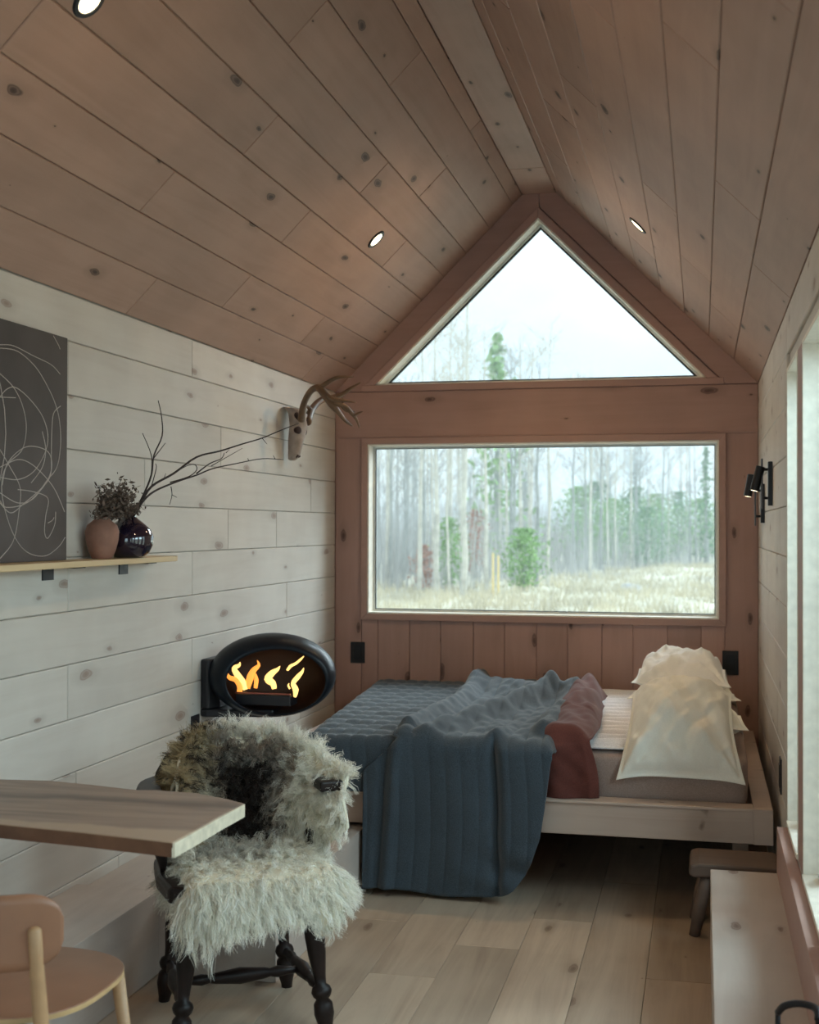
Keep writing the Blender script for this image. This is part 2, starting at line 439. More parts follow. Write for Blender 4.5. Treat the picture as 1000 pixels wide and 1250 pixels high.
# end wall
TRI = [(.232, 2.242), (2.036, 2.242), (1.145, 3.133)]
RX0, RX1, RZ0, RZ1 = .190, 2.100, .968, 1.912
eb = MB(); fxz = lambda p, y: (p[0], y, p[1])
EY0, EY1 = D + BT, D + TH
eb.box((-.1, EY0, -.05), (RX0, EY1, 2.0)); eb.box((RX1, EY0, -.05), (W + .1, EY1, 2.0)); eb.box((RX0, EY0, -.05), (RX1, EY1, RZ0))
eb.box((RX0, EY0, RZ1), (RX1, EY1, 2.0)); eb.box((-.1, EY0, 2.0), (W + .1, EY1, TRI[0][1]))
eb.prism([(-.1, 2.242), TRI[0], TRI[2], (1.145, 3.36), (1.0, 3.36), (-.1, 2.26)], fxz, EY0, EY1)
eb.prism([(W + .1, 2.242), TRI[1], TRI[2], (1.145, 3.36), (1.3, 3.36), (W + .1, 2.26)], fxz, EY0, EY1)
we = eb.build('wall_end', M['end']); tag(we, kind='structure', label='gable end wall of pine, shade put into its colour, around the two big windows')


def eplank(x0, x1, z0, z1, along='Z', mat=None, T=BT):
    if along == 'Z': mt = frame(Vector((0, 0, 1)), Vector((1, 0, 0)), Vector((0, -1, 0)), ((x0 + x1) / 2, D + BT, (z0 + z1) / 2)); a, b = z1 - z0, x1 - x0
    else: mt = frame(Vector((1, 0, 0)), Vector((0, 0, 1)), Vector((0, -1, 0)), ((x0 + x1) / 2, D + BT, (z0 + z1) / 2)); a, b = x1 - x0, z1 - z0
    return plank_obj('plank', a - GAP, b - GAP, T, mat or M['end'], we, mt)


eplank(0, .155, 0, 1.955); eplank(2.13, W, 0, 1.955)
xs = [.155, .25, .431, .607, .79, .962, 1.137, 1.305, 1.489, 1.654, 1.834, 2.008, 2.13]
for a, b in zip(xs, xs[1:]): eplank(a, b, 0, .935)
eplank(0, W, 1.955, 2.206, 'X', T=BT + .006)
# sloping rake boards up to the ridge
for sgn in (0, 1):
    fx = (lambda p, y: (p[0], y, p[1])) if not sgn else (lambda p, y: (W - p[0], y, p[1]))
    q = MB().prism([(.0, 2.208), (1.057, 3.265), (1.149, 3.265), (1.149, 3.192), (.163, 2.208)], fx, D - .008, D + BT)
    o = q.build('rake_board', M['end'], org=(0, 0, 0)); o.name = 'rake_board'; o.parent = we
# sill rail between the two windows
MB().box((.152, D - .016, 2.206), (2.125, D + BT, 2.242)).build('window_rail', M['trim'], bevel=.003).parent = we
MB().box((0, D - .010, 1.950), (W, D + BT, 1.958)).build('ledge_strip', M['trim']).parent = we

w1 = thing('window_1', 'wide rectangular picture window above the bed', None, (1.145, D, RZ0), kind='structure')


def picture(x0, x1, z0, z1, wd_, T, root, mat, nm='casing'):
    for k, poly in enumerate(([(x0 - wd_, z0 - wd_), (x0, z0), (x0, z1), (x0 - wd_, z1 + wd_)], [(x1 + wd_, z0 - wd_), (x1, z0), (x1, z1), (x1 + wd_, z1 + wd_)],
                              [(x0 - wd_, z0 - wd_), (x1 + wd_, z0 - wd_), (x1, z0), (x0, z0)], [(x0 - wd_, z1 + wd_), (x1 + wd_, z1 + wd_), (x1, z1), (x0, z1)])):
        part(nm, MB().prism(poly, fxz, D - T, D + BT), mat, root, bevel=.003)


picture(RX0, RX1, RZ0, RZ1, .036, .016, w1, M['trim'])
part('jamb', MB().box((RX0, D - .01, RZ0), (RX0 + .008, EY1, RZ1)).box((RX1 - .008, D - .01, RZ0), (RX1, EY1, RZ1))
     .box((RX0 + .008, D - .01, RZ1 - .008), (RX1 - .008, EY1, RZ1)).box((RX0 + .008, D - .01, RZ0), (RX1 - .008, EY1, RZ0 + .008)), M['reveal'], w1)
GY = D + .105


def rectring(x0, x1, z0, z1, t, y0, y1):
    return MB().box((x0, y0, z0), (x0 + t, y1, z1)).box((x1 - t, y0, z0), (x1, y1, z1)).box((x0 + t, y0, z0), (x1 - t, y1, z0 + t)).box((x0 + t, y0, z1 - t), (x1 - t, y1, z1))


part('window_frame', rectring(RX0 + .008, RX1 - .008, RZ0 + .008, RZ1 - .008, .010, GY - .012, GY + .03), M['white'], w1)
part('gasket', rectring(RX0 + .018, RX1 - .018, RZ0 + .018, RZ1 - .018, .004, GY - .006, GY + .01), M['gasket'], w1)
part('pane', MB().box((RX0 + .02, GY, RZ0 + .02), (RX1 - .02, GY + .006, RZ1 - .02)), M['glass'], w1)

w2 = thing('window_2', 'triangular gable window under the ridge', None, (1.145, D, 2.242), kind='structure')


def tri_off(d):
    """TRI grown by d on its two raked sides (base stays)"""
    (ax, az), (bx, bz), (tx, tz) = TRI
    k = d * math.sqrt(2)
    return [(ax - k, az), (bx + k, bz), (tx, tz + k)]


o_, i_ = tri_off(.040), TRI
part('casing', MB().prism([o_[0], i_[0], i_[2], o_[2]], fxz, D - .02, D + BT), M['trim'], w2, bevel=.003)
part('casing', MB().prism([o_[1], i_[1], i_[2], o_[2]], fxz, D - .02, D + BT), M['trim'], w2, bevel=.003)
for (lo, hi, y0, y1, mt_, nm) in ((-.008, 0, D - .012, EY1, 'reveal', 'jamb'), (-.018, -.008, GY - .012, GY + .03, 'white', 'window_frame'), (-.027, -.018, GY - .006, GY + .01, 'gasket', 'gasket')):
    a, b = tri_off(lo), tri_off(hi); q = MB()
    q.prism([b[0], a[0], a[2], b[2]], fxz, y0, y1); q.prism([b[1], a[1], a[2], b[2]], fxz, y0, y1)
    zz = TRI[0][1] - hi; q.box((b[0][0] - hi * .5, y0, zz - .0), (b[1][0] + hi * .5, y1, zz + (hi - lo)))
    part(nm, q, M[mt_], w2)
a = tri_off(-.02)
part('pane', MB().prism([(a[0][0] + .02, a[0][1] + .02), (a[1][0] - .02, a[1][1] + .02), a[2]], fxz, GY, GY + .006), M['glass'], w2)

# back wall behind the camera; unseen glazing added to let in light
q = MB()
q.box((-.1, Y0 - .12, -.05), (.35, Y0, 2.4)); q.box((1.95, Y0 - .12, -.05), (W + .1, Y0, 2.4)); q.box((.35, Y0 - .12, -.05), (1.95, Y0, .15))
q.box((.35, Y0 - .12, 2.15), (1.95, Y0, 2.4))
q.prism([(-.1, 2.4), (W + .1, 2.4), (1.45, 3.4), (.85, 3.4)], fxz, Y0 - .12, Y0)
wb = q.build('wall_back', M['end']); tag(wb, kind='structure', label='back wall behind the camera')
d1 = thing('added_door', 'unseen glazed double door added behind the camera to let in light', None, (1.15, Y0, .15), kind='structure')
part('door_frame', MB().box((.35, Y0 - .09, .15), (.43, Y0 - .04, 2.15)).box((1.87, Y0 - .09, .15), (1.95, Y0 - .04, 2.15)).box((1.11, Y0 - .09, .15), (1.19, Y0 - .04, 2.15))
     .box((.43, Y0 - .09, .15), (1.11, Y0 - .04, .25)).box((1.19, Y0 - .09, .15), (1.87, Y0 - .04, .25)), M['white'], d1)
part('pane', MB().box((.42, Y0 - .07, .24), (1.12, Y0 - .064, 2.15)).box((1.18, Y0 - .07, .24), (1.88, Y0 - .064, 2.15)), M['glass'], d1)

# floor
fl = MB().box((-.1, Y0 - .1, -.16), (W + .1, D + .1, -BT)).build('floor', M['floor']); tag(fl, kind='structure', label='beige oak plank floor')
fx = [0, .075, .295, .515, .735, .955, 1.175, 1.40, 1.62, 1.836, 2.056, W]
for k, (a, b) in enumerate(zip(fx, fx[1:])):
    ys = {5: [1.0, 2.6, 4.05, 5.5], 6: [.5, 2.2, 3.3, 4.39, 5.9], 4: [1.4, 3.1, 4.6], 7: [1.1, 2.9, 4.75], 8: [.2, 1.9, 3.55, 5.3], 9: [1.0, 2.7, 4.2]}.get(k, [.7 + .35 * (k % 4), 2.4 + .3 * (k % 3), 4.1 + .2 * (k % 5), 5.6])
    ys = [Y0] + ys + [D]
    for c, d in zip(ys, ys[1:]):
        plank_obj('plank', d - c - .0012, b - a - .0012, BT, M['floor'], fl, frame(Vector((0, 1, 0)), Vector((-1, 0, 0)), Vector((0, 0, 1)), ((a + b) / 2, (c + d) / 2, -BT)), bev=.0012)

# wheel boxes along the walls
b1 = MB().box((0, Y0, 0), (.292, 3.889, .27)).build('trim_2', M['box'], bevel=.002); tag(b1, kind='structure', label='low boxed ledge along the foot of the left wall')
b2 = MB().box((0, 3.89, 0), (.69, D, .246)).build('trim_3', M['box'], bevel=.002); tag(b2, kind='structure', label='deeper low white box under the left end of the bed')
b3 = MB().box((2.04, Y0, 0), (2.299, 4.56, .27)).build('trim_4', M['box'], bevel=.003); tag(b3, kind='structure', label='long low boxed bench along the right wall')

# ------------------------------------------------------------------ ceiling downlights
M['bulb'] = mat_emit('lamp diffuser', (1.0, .86, .55), 6)
M['bulb2'] = mat_emit('reading lamp diffuser', (1.0, .86, .6), 5)


def downlight(P, nrm, label):
    t = thing('downlight', label, 'ceiling light', P, group=None)
    P = Vector(P); n = Vector(nrm).normalized()
    part('trim_ring', MB().tube_static(P - n * .02, P + n * .006, [(0, .036), (0, .05), (.85, .05), (1, .047), (1, .036), (.5, .034), (.1, .034)], 28, cap=False), M['dark'], t, smooth=False)
    part('diffuser', MB().tube_static(P + n * .0005, P + n * .004, [(0, .034), (1, .034)], 24), M['bulb'], t)
    ld = bpy.data.lights.new('downlight_lamp', 'SPOT'); ld.energy = 30 if P.y > 4 else 13; ld.color = (1, .70, .38); ld.spot_size = 2.5; ld.spot_blend = .8; ld.shadow_soft_size = .03
    o = bpy.data.objects.new('downlight_lamp', ld); C.objects.link(o); o.parent = t; o.location = n * .012
    o.rotation_euler = n.to_track_quat('-Z', 'Y').to_euler()


nL = Vector((ud.z, 0, -ud.x)); nR = Vector((-ud.z, 0, -ud.x))
for s_, y, side, lb in ((.790, 5.66, 0, 'round recessed downlight in the left ceiling slope near the gable window'),
                        (.762, 2.885, 0, 'round recessed downlight at the top left corner of the photo'),
                        (.790, 5.64, 1, 'round recessed downlight in the right ceiling slope'),
                        (.762, 2.885, 1, 'round recessed downlight in the right slope nearest the camera')):
    p = Vector((0, y, ZE)) + ud * s_
    if side: p.x = W - p.x
    downlight(p, nR if side else nL, lb)

# ------------------------------------------------------------------ outlets


def outlet(P, facing, label, w_=.082, h_=.118):
    t = thing('wall_outlet', label, 'outlet', P)
    x, y, z = P
    if facing == 'Y':
        B = lambda a, b, z0, z1, d0, d1: MB().box((x + a, y - d1, z + z0), (x + b, y - d0, z + z1))
    elif facing == 'X':
        B = lambda a, b, z0, z1, d0, d1: MB().box((x + d0, y + a, z + z0), (x + d1, y + b, z + z1))
    else:
        B = lambda a, b, z0, z1, d0, d1: MB().box((x - d1, y + a, z + z0), (x - d0, y + b, z + z1))
    part('cover_plate', B(-w_ / 2, w_ / 2, -h_ / 2, h_ / 2, 0, .006), M['matte'], t, bevel=.002)
    part('socket', B(-w_ * .28, w_ * .28, -h_ * .33, h_ * .33, .006, .009), M['dark'], t, bevel=.0015)


outlet((.134, D, .748), 'Y', 'black outlet on the end wall, left, beside the fireplace')
outlet((2.158, D, .742), 'Y', 'black outlet on the end wall above the pillows', h_=.126)
outlet((0, 4.89, .625), 'X', 'small black outlet low on left wall under the fireplace')
outlet((W, 4.96, .53), 'XR', 'black outlet on the right wall beside the bed', h_=.13)

# ------------------------------------------------------------------ shelf with its things
M['shelf'] = mat_wood('pale pine shelf', (.66, .50, .30), (.52, .37, .20), axis='Y', knots=False, var=.02, grain=.6)
SZ = 1.342
sh = thing('wall_shelf', 'narrow pale pine shelf fixed on the left wall', 'shelf', (0, 3.3, SZ))
part('board', MB().prism([(0, 2.0), (.135, 2.0), (.135, 4.38), (.12, 4.43), (0, 4.46)], lambda p, z: (p[0], p[1], z), SZ - .019, SZ), M['shelf'], sh, bevel=.002)
for y in (2.6, 3.68, 4.22):
    br = part('bracket', MB().box((.0, y - .034, SZ - .062), (.005, y + .034, SZ - .0232)).box((.0, y - .034, SZ - .0232), (.115, y + .034, SZ - .019)), M['dark'], sh)

# picture
M['canvas'] = mat_plain('charcoal canvas', (.085, .07, .066), .8, noise=.25, scale=3, bump=.1)
M['canvas_edge'] = mat_plain('grey canvas edge', (.13, .12, .13), .8)
M['chalk'] = mat_plain('chalk line', (.46, .40, .37), .9)
pc = thing('canvas_painting', 'dark grey canvas with looping pale scribbled lines on the shelf', 'painting', (0.018, 3.2, SZ))
part('canvas', MB().box((.003, 2.55, SZ + .001), (.034, 3.742, 2.052)), M['canvas'], pc, bevel=.002)
scr = [[(0, 150), (60, 155), (150, 200), (230, 240), (270, 282)],
       [(0, 165), (80, 180), (160, 250), (215, 340), (250, 420), (268, 500), (272, 600), (255, 700), (210, 760), (150, 840), (80, 860), (0, 815)],
       [(0, 280), (60, 340), (100, 420), (118, 520), (100, 620), (40, 680), (10, 750), (15, 860), (60, 1000), (120, 1080), (200, 1098), (260, 1060), (292, 1015)],
       [(0, 385), (30, 350), (70, 342), (130, 390), (190, 470), (215, 560), (200, 640), (150, 720), (80, 755), (0, 745)],
       [(272, 425), (240, 460), (232, 550), (230, 650), (225, 740), (180, 800), (110, 860), (50, 905), (0, 860)],
       [(0, 620), (40, 690), (90, 790), (85, 900), (60, 1030), (0, 1110)],
       [(290, 900), (240, 790), (160, 700), (90, 665), (20, 690), (0, 700)],
       [(80, 800), (150, 810), (215, 840), (205, 920), (200, 990), (215, 1018), (245, 960), (250, 900)],
       [(10, 780), (30, 690), (80, 630), (140, 605), (215, 630), (232, 700), (200, 780), (120, 860), (30, 880), (0, 850)],
       [(215, 950), (235, 938), (243, 925)], [(240, 110), (262, 150), (270, 170)], [(0, 385), (70, 388)], [(190, 540), (205, 620), (190, 700), (140, 770)]]


def smooth_poly(pts, n=6):
    pts = [Vector(p) for p in pts]; out = []
    for i in range(len(pts) - 1):
        p0, p1, p2, p3 = pts[max(i - 1, 0)], pts[i], pts[i + 1], pts[min(i + 2, len(pts) - 1)]
        for k in range(n):
            t = k / n
            out.append(.5 * ((2 * p1) + (p2 - p0) * t + (2 * p0 - 5 * p1 + 4 * p2 - p3) * t * t + (3 * p1 - p0 - 3 * p2 + p3) * t ** 3))
    out.append(pts[-1]); return out


for ln in scr:
    p3 = [on_x(x * .272, 380 + y * .272, .0348) for x, y in ln]
    part('painted_line', MB().tube(smooth_poly(p3), .0013, 5), M['chalk'], pc)
# the same loops carry on over the part of the canvas left of the photo
for (cy, cz, ry, rz_) in ((3.15, 1.72, .22, .27), (2.95, 1.6, .25, .2), (2.85, 1.8, .18, .2)):
    part('painted_line', MB().tube([(.0348, cy + ry * math.cos(t / 24 * 2 * PI), cz + rz_ * math.sin(t / 24 * 2 * PI)) for t in range(25)], .0013, 5), M['chalk'], pc)

# vases
M['terra'] = mat_plain('terracotta', (.27, .135, .095), .75, noise=.3, scale=14, bump=.3)
M['glaze'] = mat_plain('black purple glaze', (.012, .008, .020), .07, noise=.4, scale=4, coat=1)
M['leaf'] = mat_plain('dried leaf', (.12, .085, .065), .8, noise=.5, scale=60)
M['twig'] = mat_plain('bare twig bark', (.035, .024, .022), .8, noise=.4, scale=90)
v1c = Vector((.066, 3.925, SZ))
v1 = thing('terracotta_vase', 'small terracotta vase on the shelf beside the canvas', 'vase', v1c)
part('body', MB().tube_static(v1c + Vector((0, 0, .0005)), v1c + Vector((0, 0, .140)), [(0, .001), (0, .030), (.02, .034), (.2, .045), (.45, .054), (.65, .056), (.8, .049), (.9, .032), (.95, .024), (1, .027), (1, .021), (.92, .019), (.85, .03), (.5, .048), (.1, .03), (.06, .001)], 32), M['terra'], v1, smooth=True)
v2c = Vector((.088, 4.085, SZ))
v2 = thing('glazed_vase', 'squat glossy black vase on the shelf behind the terracotta one', 'vase', v2c)
part('body', MB().tube_static(v2c + Vector((0, 0, .0005)), v2c + Vector((0, 0, .150)), [(0, .001), (0, .042), (.02, .052), (.12, .070), (.3, .082), (.48, .084), (.64, .075), (.78, .055), (.9, .031), (.96, .02), (1, .022), (1, .017), (.9, .02), (.75, .04), (.5, .066), (.2, .06), (.08, .001)], 40), M['glaze'], v2, smooth=True)

# dried bouquet
db = thing('dried_flowers', 'bunch of dried brown leafy sprigs in the terracotta vase', 'dried plant', v1c + Vector((0, 0, .13)))
stq = MB(); lf = []
base = v1c + Vector((0, 0, .10))
for k in range(40):
    az = rng.uniform(0, 2 * PI); el = rng.uniform(.12, .95)
    dirv = Vector((abs(math.cos(az)) * .75 * math.cos(el) + .02, math.sin(az) * math.cos(el) * 1.0, math.sin(el)))
    ln = rng.uniform(.10, .17)
    tip = v1c + Vector((0, 0, .135)) + dirv * ln
    stq.tube([base, v1c + Vector((0, 0, .138)) + dirv * .01, tip], [.0012, .0012, .0008], 5)
    for j in range(46):
        t = rng.uniform(.25, 1.05); c = (v1c + Vector((0, 0, .138))).lerp(tip, t) + Vector(rng.normal(0, .009, 3)); c.x = max(c.x, .012)
        dd = Vector(rng.normal(0, 1, 3)).normalized(); ee = dd.cross(Vector(rng.normal(0, 1, 3))).normalized()
        s_ = rng.uniform(.006, .013)
        lf.append((c - dd * s_, c + ee * s_ * .4, c + dd * s_, c - ee * s_ * .4))
part('stem', stq, M['twig'], db)
q = MB()
for quad in lf: q.add([(max(v_[0], .004), v_[1], v_[2]) for v_ in quad], [(0, 1, 2, 3)])
lo = part('foliage', q, M['leaf'], db); lo['kind'] = 'stuff'

# long twigs in the black vase
tw = thing('bare_branches', 'long dark bare twigs reaching right out of the black vase', 'branch', v2c + Vector((0, 0, .14)))
brs = [([(228, 470), (228, 440), (262, 385), (330, 345), (400, 295), (470, 277), (540, 255), (600, 237), (660, 212), (712, 192)], .0050, .0016),
       ([(228, 470), (232, 436), (270, 400), (340, 370), (400, 350), (450, 330), (520, 315), (600, 300), (665, 303)], .0042, .0013),
       ([(228, 470), (236, 415), (262, 350), (270, 290), (295, 230), (293, 170), (283, 122)], .0040, .0014),
       ([(262, 350), (262, 290), (235, 222)], .0022, .0012), ([(270, 297), (305, 252)], .002, .0011), ([(262, 385), (277, 330), (275, 315)], .002, .001),
       ([(320, 372), (375, 355), (400, 335), (395, 318), (370, 322), (330, 345)], .0022, .0010), ([(400, 345), (440, 315), (475, 300), (485, 282)], .0026, .0012),
       ([(322, 385), (325, 410), (318, 440)], .0018, .001), ([(325, 410), (340, 418)], .0014, .0008), ([(600, 237), (615, 255)], .0014, .0008),
       ([(300, 362), (306, 345)], .0014, .0008), ([(445, 322), (540, 268)], .0016, .0008), ([(490, 282), (500, 272)], .0014, .0007), ([(560, 307), (556, 298)], .0014, .0007),
       ([(640, 300), (634, 290)], .0014, .0007), ([(400, 296), (392, 303)], .0014, .0007)]
for pts, r0, r1 in brs:
    P = []
    for (x, y) in pts:
        X = 80 + .4 * x; t = max(0, (X - 172) / 193)
        P.append(on_y(X, 440 + .4 * y, 4.05 + .8 * t))
    if pts[0] == (228, 470): P[0] = v2c + Vector((0, 0, .12))
    P = smooth_poly(P, 4); n_ = len(P)
    part('twig', MB().tube(P, [r0 + (r1 - r0) * i / (n_ - 1) for i in range(n_)], 7), M['twig'], tw, smooth=True)

# ------------------------------------------------------------------ deer skull
M['bone'] = mat_plain('old bone', (.36, .29, .25), .7, noise=.2, scale=25, bump=.4)
M['antler'] = mat_plain('antler', (.15, .085, .045), .5, noise=.35, scale=12, bump=.4)
M['socket'] = mat_plain('dark bone hollow', (.06, .035, .03), .9)
SK = Vector((0, 6.03, 1.92))
sk = thing('deer_skull', 'deer skull with antlers hung high on the left wall', 'skull', SK)
secs = [(.118, .004, .060, .018), (.112, .030, .062, .034), (.085, .055, .058, .046), (.055, .058, .050, .042), (.030, .060, .044, .044), (.010, .056, .058, .040),
        (-.015, .052, .062, .040), (-.045, .048, .045, .038), (-.08, .042, .036, .034), (-.115, .036, .032, .030), (-.135, .030, .026, .022), (-.142, .028, .012, .012)]
q = MB(); n = 20; V = []
for (dz, xc, wy, wx) in secs:
    for k in range(n):
        a = 2 * PI * k / n; r_ = 1 + .05 * math.sin(5 * a + dz * 60)
        V.append((max(.002, xc + .012 + wx * math.cos(a) * r_), SK.y + wy * math.sin(a) * r_, SK.z + dz))
q.add(V, [(i * n + k, i * n + (k + 1) % n, (i + 1) * n + (k + 1) % n, (i + 1) * n + k) for i in range(len(secs) - 1) for k in range(n)] + [tuple(range(n)), tuple(range((len(secs) - 1) * n, len(secs) * n))])
part('skull', q, M['bone'], sk, smooth=True)
for s_ in (-1, 1):
    part('eye_socket', MB().tube_static(SK + Vector((.074, s_ * .045, .003)), SK + Vector((.094, s_ * .058, .003)), [(0, .016), (.8, .019), (1, .012)], 16), M['socket'], sk, smooth=True)
    part('nose_hollow', MB().tube_static(SK + Vector((.058, s_ * .012, -.125)), SK + Vector((.076, s_ * .014, -.118)), [(0, .008), (1, .007)], 10), M['socket'], sk, smooth=True)
Z8 = lambda x, y, Y: on_y(320 + .14 * x, 440 + .14 * y, Y)
ant1 = [[(345, 512, 5.96), (352, 440, 5.90), (375, 350, 5.84), (430, 262, 5.78), (492, 240, 5.74), (545, 295, 5.72), (610, 385, 5.70), (665, 450, 5.70), (725, 525, 5.72), (790, 573, 5.74)],
        [(500, 240, 5.74), (560, 200, 5.72), (640, 155, 5.70), (720, 142, 5.70), (795, 146, 5.72)],
        [(540, 280, 5.72), (620, 338, 5.68), (710, 350, 5.66), (820, 366, 5.66)],
        [(620, 370, 5.69), (720, 400, 5.70), (790, 470, 5.72), (825, 520, 5.73), (850, 590, 5.75)], [(800, 480, 5.72), (850, 455, 5.70), (880, 445, 5.69)],
        [(700, 395, 5.7), (705, 350, 5.69), (700, 325, 5.69)]]
r1 = [[.016, .014, .012, .012, .014, .015, .014, .010, .006, .002], [.010, .009, .007, .005, .002], [.010, .008, .006, .002], [.010, .009, .008, .005, .002], [.006, .004, .001], [.005, .004, .002]]
ant2 = [[(395, 535, 6.05), (415, 470, 6.12), (455, 400, 6.2), (520, 345, 6.28), (600, 325, 6.34), (690, 300, 6.38), (770, 245, 6.40), (860, 192, 6.42)],
        [(430, 440, 6.14), (400, 405, 6.12), (385, 400, 6.1)], [(620, 320, 6.34), (680, 380, 6.36), (740, 440, 6.38), (810, 445, 6.4)]]
r2 = [[.018, .016, .014, .014, .012, .010, .007, .002], [.010, .007, .003], [.009, .007, .006, .002]]
for al, rl in ((ant1, r1), (ant2, r2)):
    q = MB()
    for pts, rr in zip(al, rl):
        P = smooth_poly([Z8(*p) for p in pts], 5); R = np.interp(np.linspace(0, len(rr) - 1, len(P)), range(len(rr)), rr)
        q.tube(P, list(R * 1.25), 10)
    part('antler', q, M['antler'], sk, smooth=True)
# pedicles join the antlers to the skull
a0, a1 = Z8(345, 512, 5.96), Z8(395, 535, 6.05)
part('pedicle', MB().tube([SK + Vector((.06, -.03, .09)), a0], [.016, .017], 10).tube([SK + Vector((.06, .03, .085)), a1], [.016, .018], 10), M['socket'], sk, smooth=True)

# ------------------------------------------------------------------ wall fireplace
M['shell'] = mat_plain('blue black lacquer', (.004, .007, .012), .38, noise=.1, coat=.05, spec=.2)
M['cavity'] = mat_plain('firebox interior', (.022, .009, .007), .6, noise=.3, scale=8)
M['flame'] = mat_emit('flame', (1.0, .36, .06), 1.2)
M['flame2'] = mat_emit('flame core', (1.0, .62, .20), 1.5)
FC = Vector((.275, 5.06, .838)); fa = math.radians(19)
fr_, fn_ = Vector((math.cos(fa), math.sin(fa), 0)), Vector((math.sin(fa), -math.cos(fa), 0)); fz = Vector((0, 0, 1))
fp = thing('wall_fireplace', 'egg-shaped black fireplace with live flames mounted on the left wall', 'fireplace', FC)
AX, AZ = .262, .172


def shell(prof, n=56):
    q = MB(); V = []
    for (t, r, sx, sz) in prof:
        for k in range(n):
            a = 2 * PI * k / n
            V.append(FC + fr_ * (AX * r * math.cos(a) + sx) + fz * (AZ * r * math.sin(a) * (1 if r > .9 else 1) + sz) + fn_ * t)
    m_ = len(prof)
    q.add(V, [(i * n + k, i * n + (k + 1) % n, (i + 1) * n + (k + 1) % n, (i + 1) * n + k) for i in range(m_ - 1) for k in range(n)])
    return q


part('shell', shell([(-.15, .02, 0, 0), (-.147, .3, 0, 0), (-.13, .6, 0, 0), (-.10, .81, 0, 0), (-.06, .94, 0, 0), (-.01, 1, 0, 0), (.04, .995, 0, 0), (.08, .94, .004, -.004), (.108, .86, .008, -.010), (.120, .79, .012, -.016), (.116, .765, .013, -.018)]), M['shell'], fp, smooth=True)
part('firebox', shell([(.116, .765, .013, -.018), (.08, .80, .012, -.016), (.02, .82, .01, -.01), (-.05, .80, .006, -.006), (-.09, .66, 0, 0), (-.11, .4, 0, 0), (-.115, .02, 0, 0)]), M['cavity'], fp, smooth=True)
part('wall_bracket', MB().prism([(0, 4.95), (.03, 4.94), (.30, 5.0), (.30, 5.12), (0, 5.18)], lambda p, z: (p[0], p[1], z), .668, .70).prism([(0, 4.95), (.035, 4.945), (.07, 4.99), (.07, 5.12), (0, 5.14)], lambda p, z: (p[0], p[1], z), .70, .905), M['matte'], fp, bevel=.008)
FL = lambda px, py, t=0: on_y(px, py, 4.99 + t)
b0, b1_ = FL(290, 846), FL(357, 846)
part('burner', MB().box((b0.x, 4.965, b0.z - .045), (b1_.x, 5.06, b0.z)), M['matte'], fp, bevel=.004)
part('burner_rim', MB().box((b0.x, 4.962, b0.z + .002), (b1_.x, 4.97, b0.z + .008)), mat_plain('hot steel', (.35, .12, .09), .3, .8), fp)
flames = [([(292, 846), (293, 838), (288, 830), (280, 827), (276, 820), (277, 813)], [.011, .013, .011, .009, .006, .001], 1),
          ([(300, 842), (296, 832), (290, 824), (286, 816), (292, 812), (293, 808)], [.010, .014, .014, .011, .007, .001], 2),
          ([(302, 840), (306, 826), (310, 818), (316, 812), (314, 806)], [.012, .016, .012, .007, .001], 1),
          ([(312, 840), (313, 830), (312, 822)], [.008, .010, .002], 1),
          ([(335, 841), (333, 834), (327, 829), (332, 822), (339, 817), (342, 813)], [.010, .014, .016, .013, .007, .001], 2),
          ([(351, 818), (355, 813), (361, 810), (367, 805), (371, 801)], [.010, .013, .011, .009, .003], 2),
          ([(360, 851), (361, 842), (358, 834), (364, 826), (369, 820), (371, 815)], [.006, .013, .010, .010, .006, .001], 2),
          ([(354, 841), (352, 837), (353, 834)], [.007, .007, .002], 2)]
for i, (pts, rr, kind) in enumerate(flames):
    P = smooth_poly([FL(x, y, .004 * (i % 3)) for x, y in pts], 4); R = np.interp(np.linspace(0, len(rr) - 1, len(P)), range(len(rr)), rr)
    part('flame', MB().tube(P, list(R), 10, flat=.5), M['flame'] if kind == 1 else M['flame2'], fp, smooth=True)
ld = bpy.data.lights.new('fire_glow', 'POINT'); ld.energy = .05; ld.color = (1, .42, .12); ld.shadow_soft_size = .06
o = bpy.data.objects.new('fire_glow', ld); C.objects.link(o); o.parent = fp; o.location = Vector((.02, -.02, .02))

# ------------------------------------------------------------------ reading spots on the right wall


def reading_lamp(y, zc, label, tip, top, xs_=.04):
    t = thing('reading_spot', label, 'wall lamp', (W, y, zc))
    part('backplate', MB().box((W - .018, y - .03, zc - .092), (W, y + .03, zc + .092)), M['dark'], t, bevel=.002)
    part('rail', MB().box((W - xs_ - .006, y - .012, zc - .105), (W - xs_ + .002, y + .012, zc + .105)), mat_plain('grey metal', (.09, .085, .09), .4, .5), t, bevel=.001)
    for dz in (-.06, .06): part('standoff', MB().tube([(W - .017, y, zc + dz), (W - xs_, y, zc + dz)], .006, 8), M['dark'], t)
    top, tip = Vector(top), Vector(tip)
    sp = part('spot_head', MB().tube_static(top, tip, [(0, .012), (.02, .019), (.98, .019), (1, .018), (1, .014), (.95, .013)], 20, cap=True), M['dark'], t, smooth=False)
    dn = (tip - top).normalized()
    part('lens', MB().tube_static(tip - dn * .006, tip + dn * .0005, [(0, .014), (1, .014)], 16), M['bulb2'], t)
    md = top.lerp(tip, .3)
    part('swivel', MB().tube([(W - xs_ - .004, y, md.z), md], .006, 8), M['dark'], t)
    ld = bpy.data.lights.new('reading_lamp', 'SPOT'); ld.energy = 2.0; ld.color = (1, .78, .5); ld.spot_size = 1.6; ld.spot_blend = .6; ld.shadow_soft_size = .012
    o = bpy.data.objects.new('reading_lamp', ld); C.objects.link(o); o.parent = t; o.location = tip + dn * .004 - Vector((W, y, zc))
    o.rotation_euler = dn.to_track_quat('-Z', 'Y').to_euler()


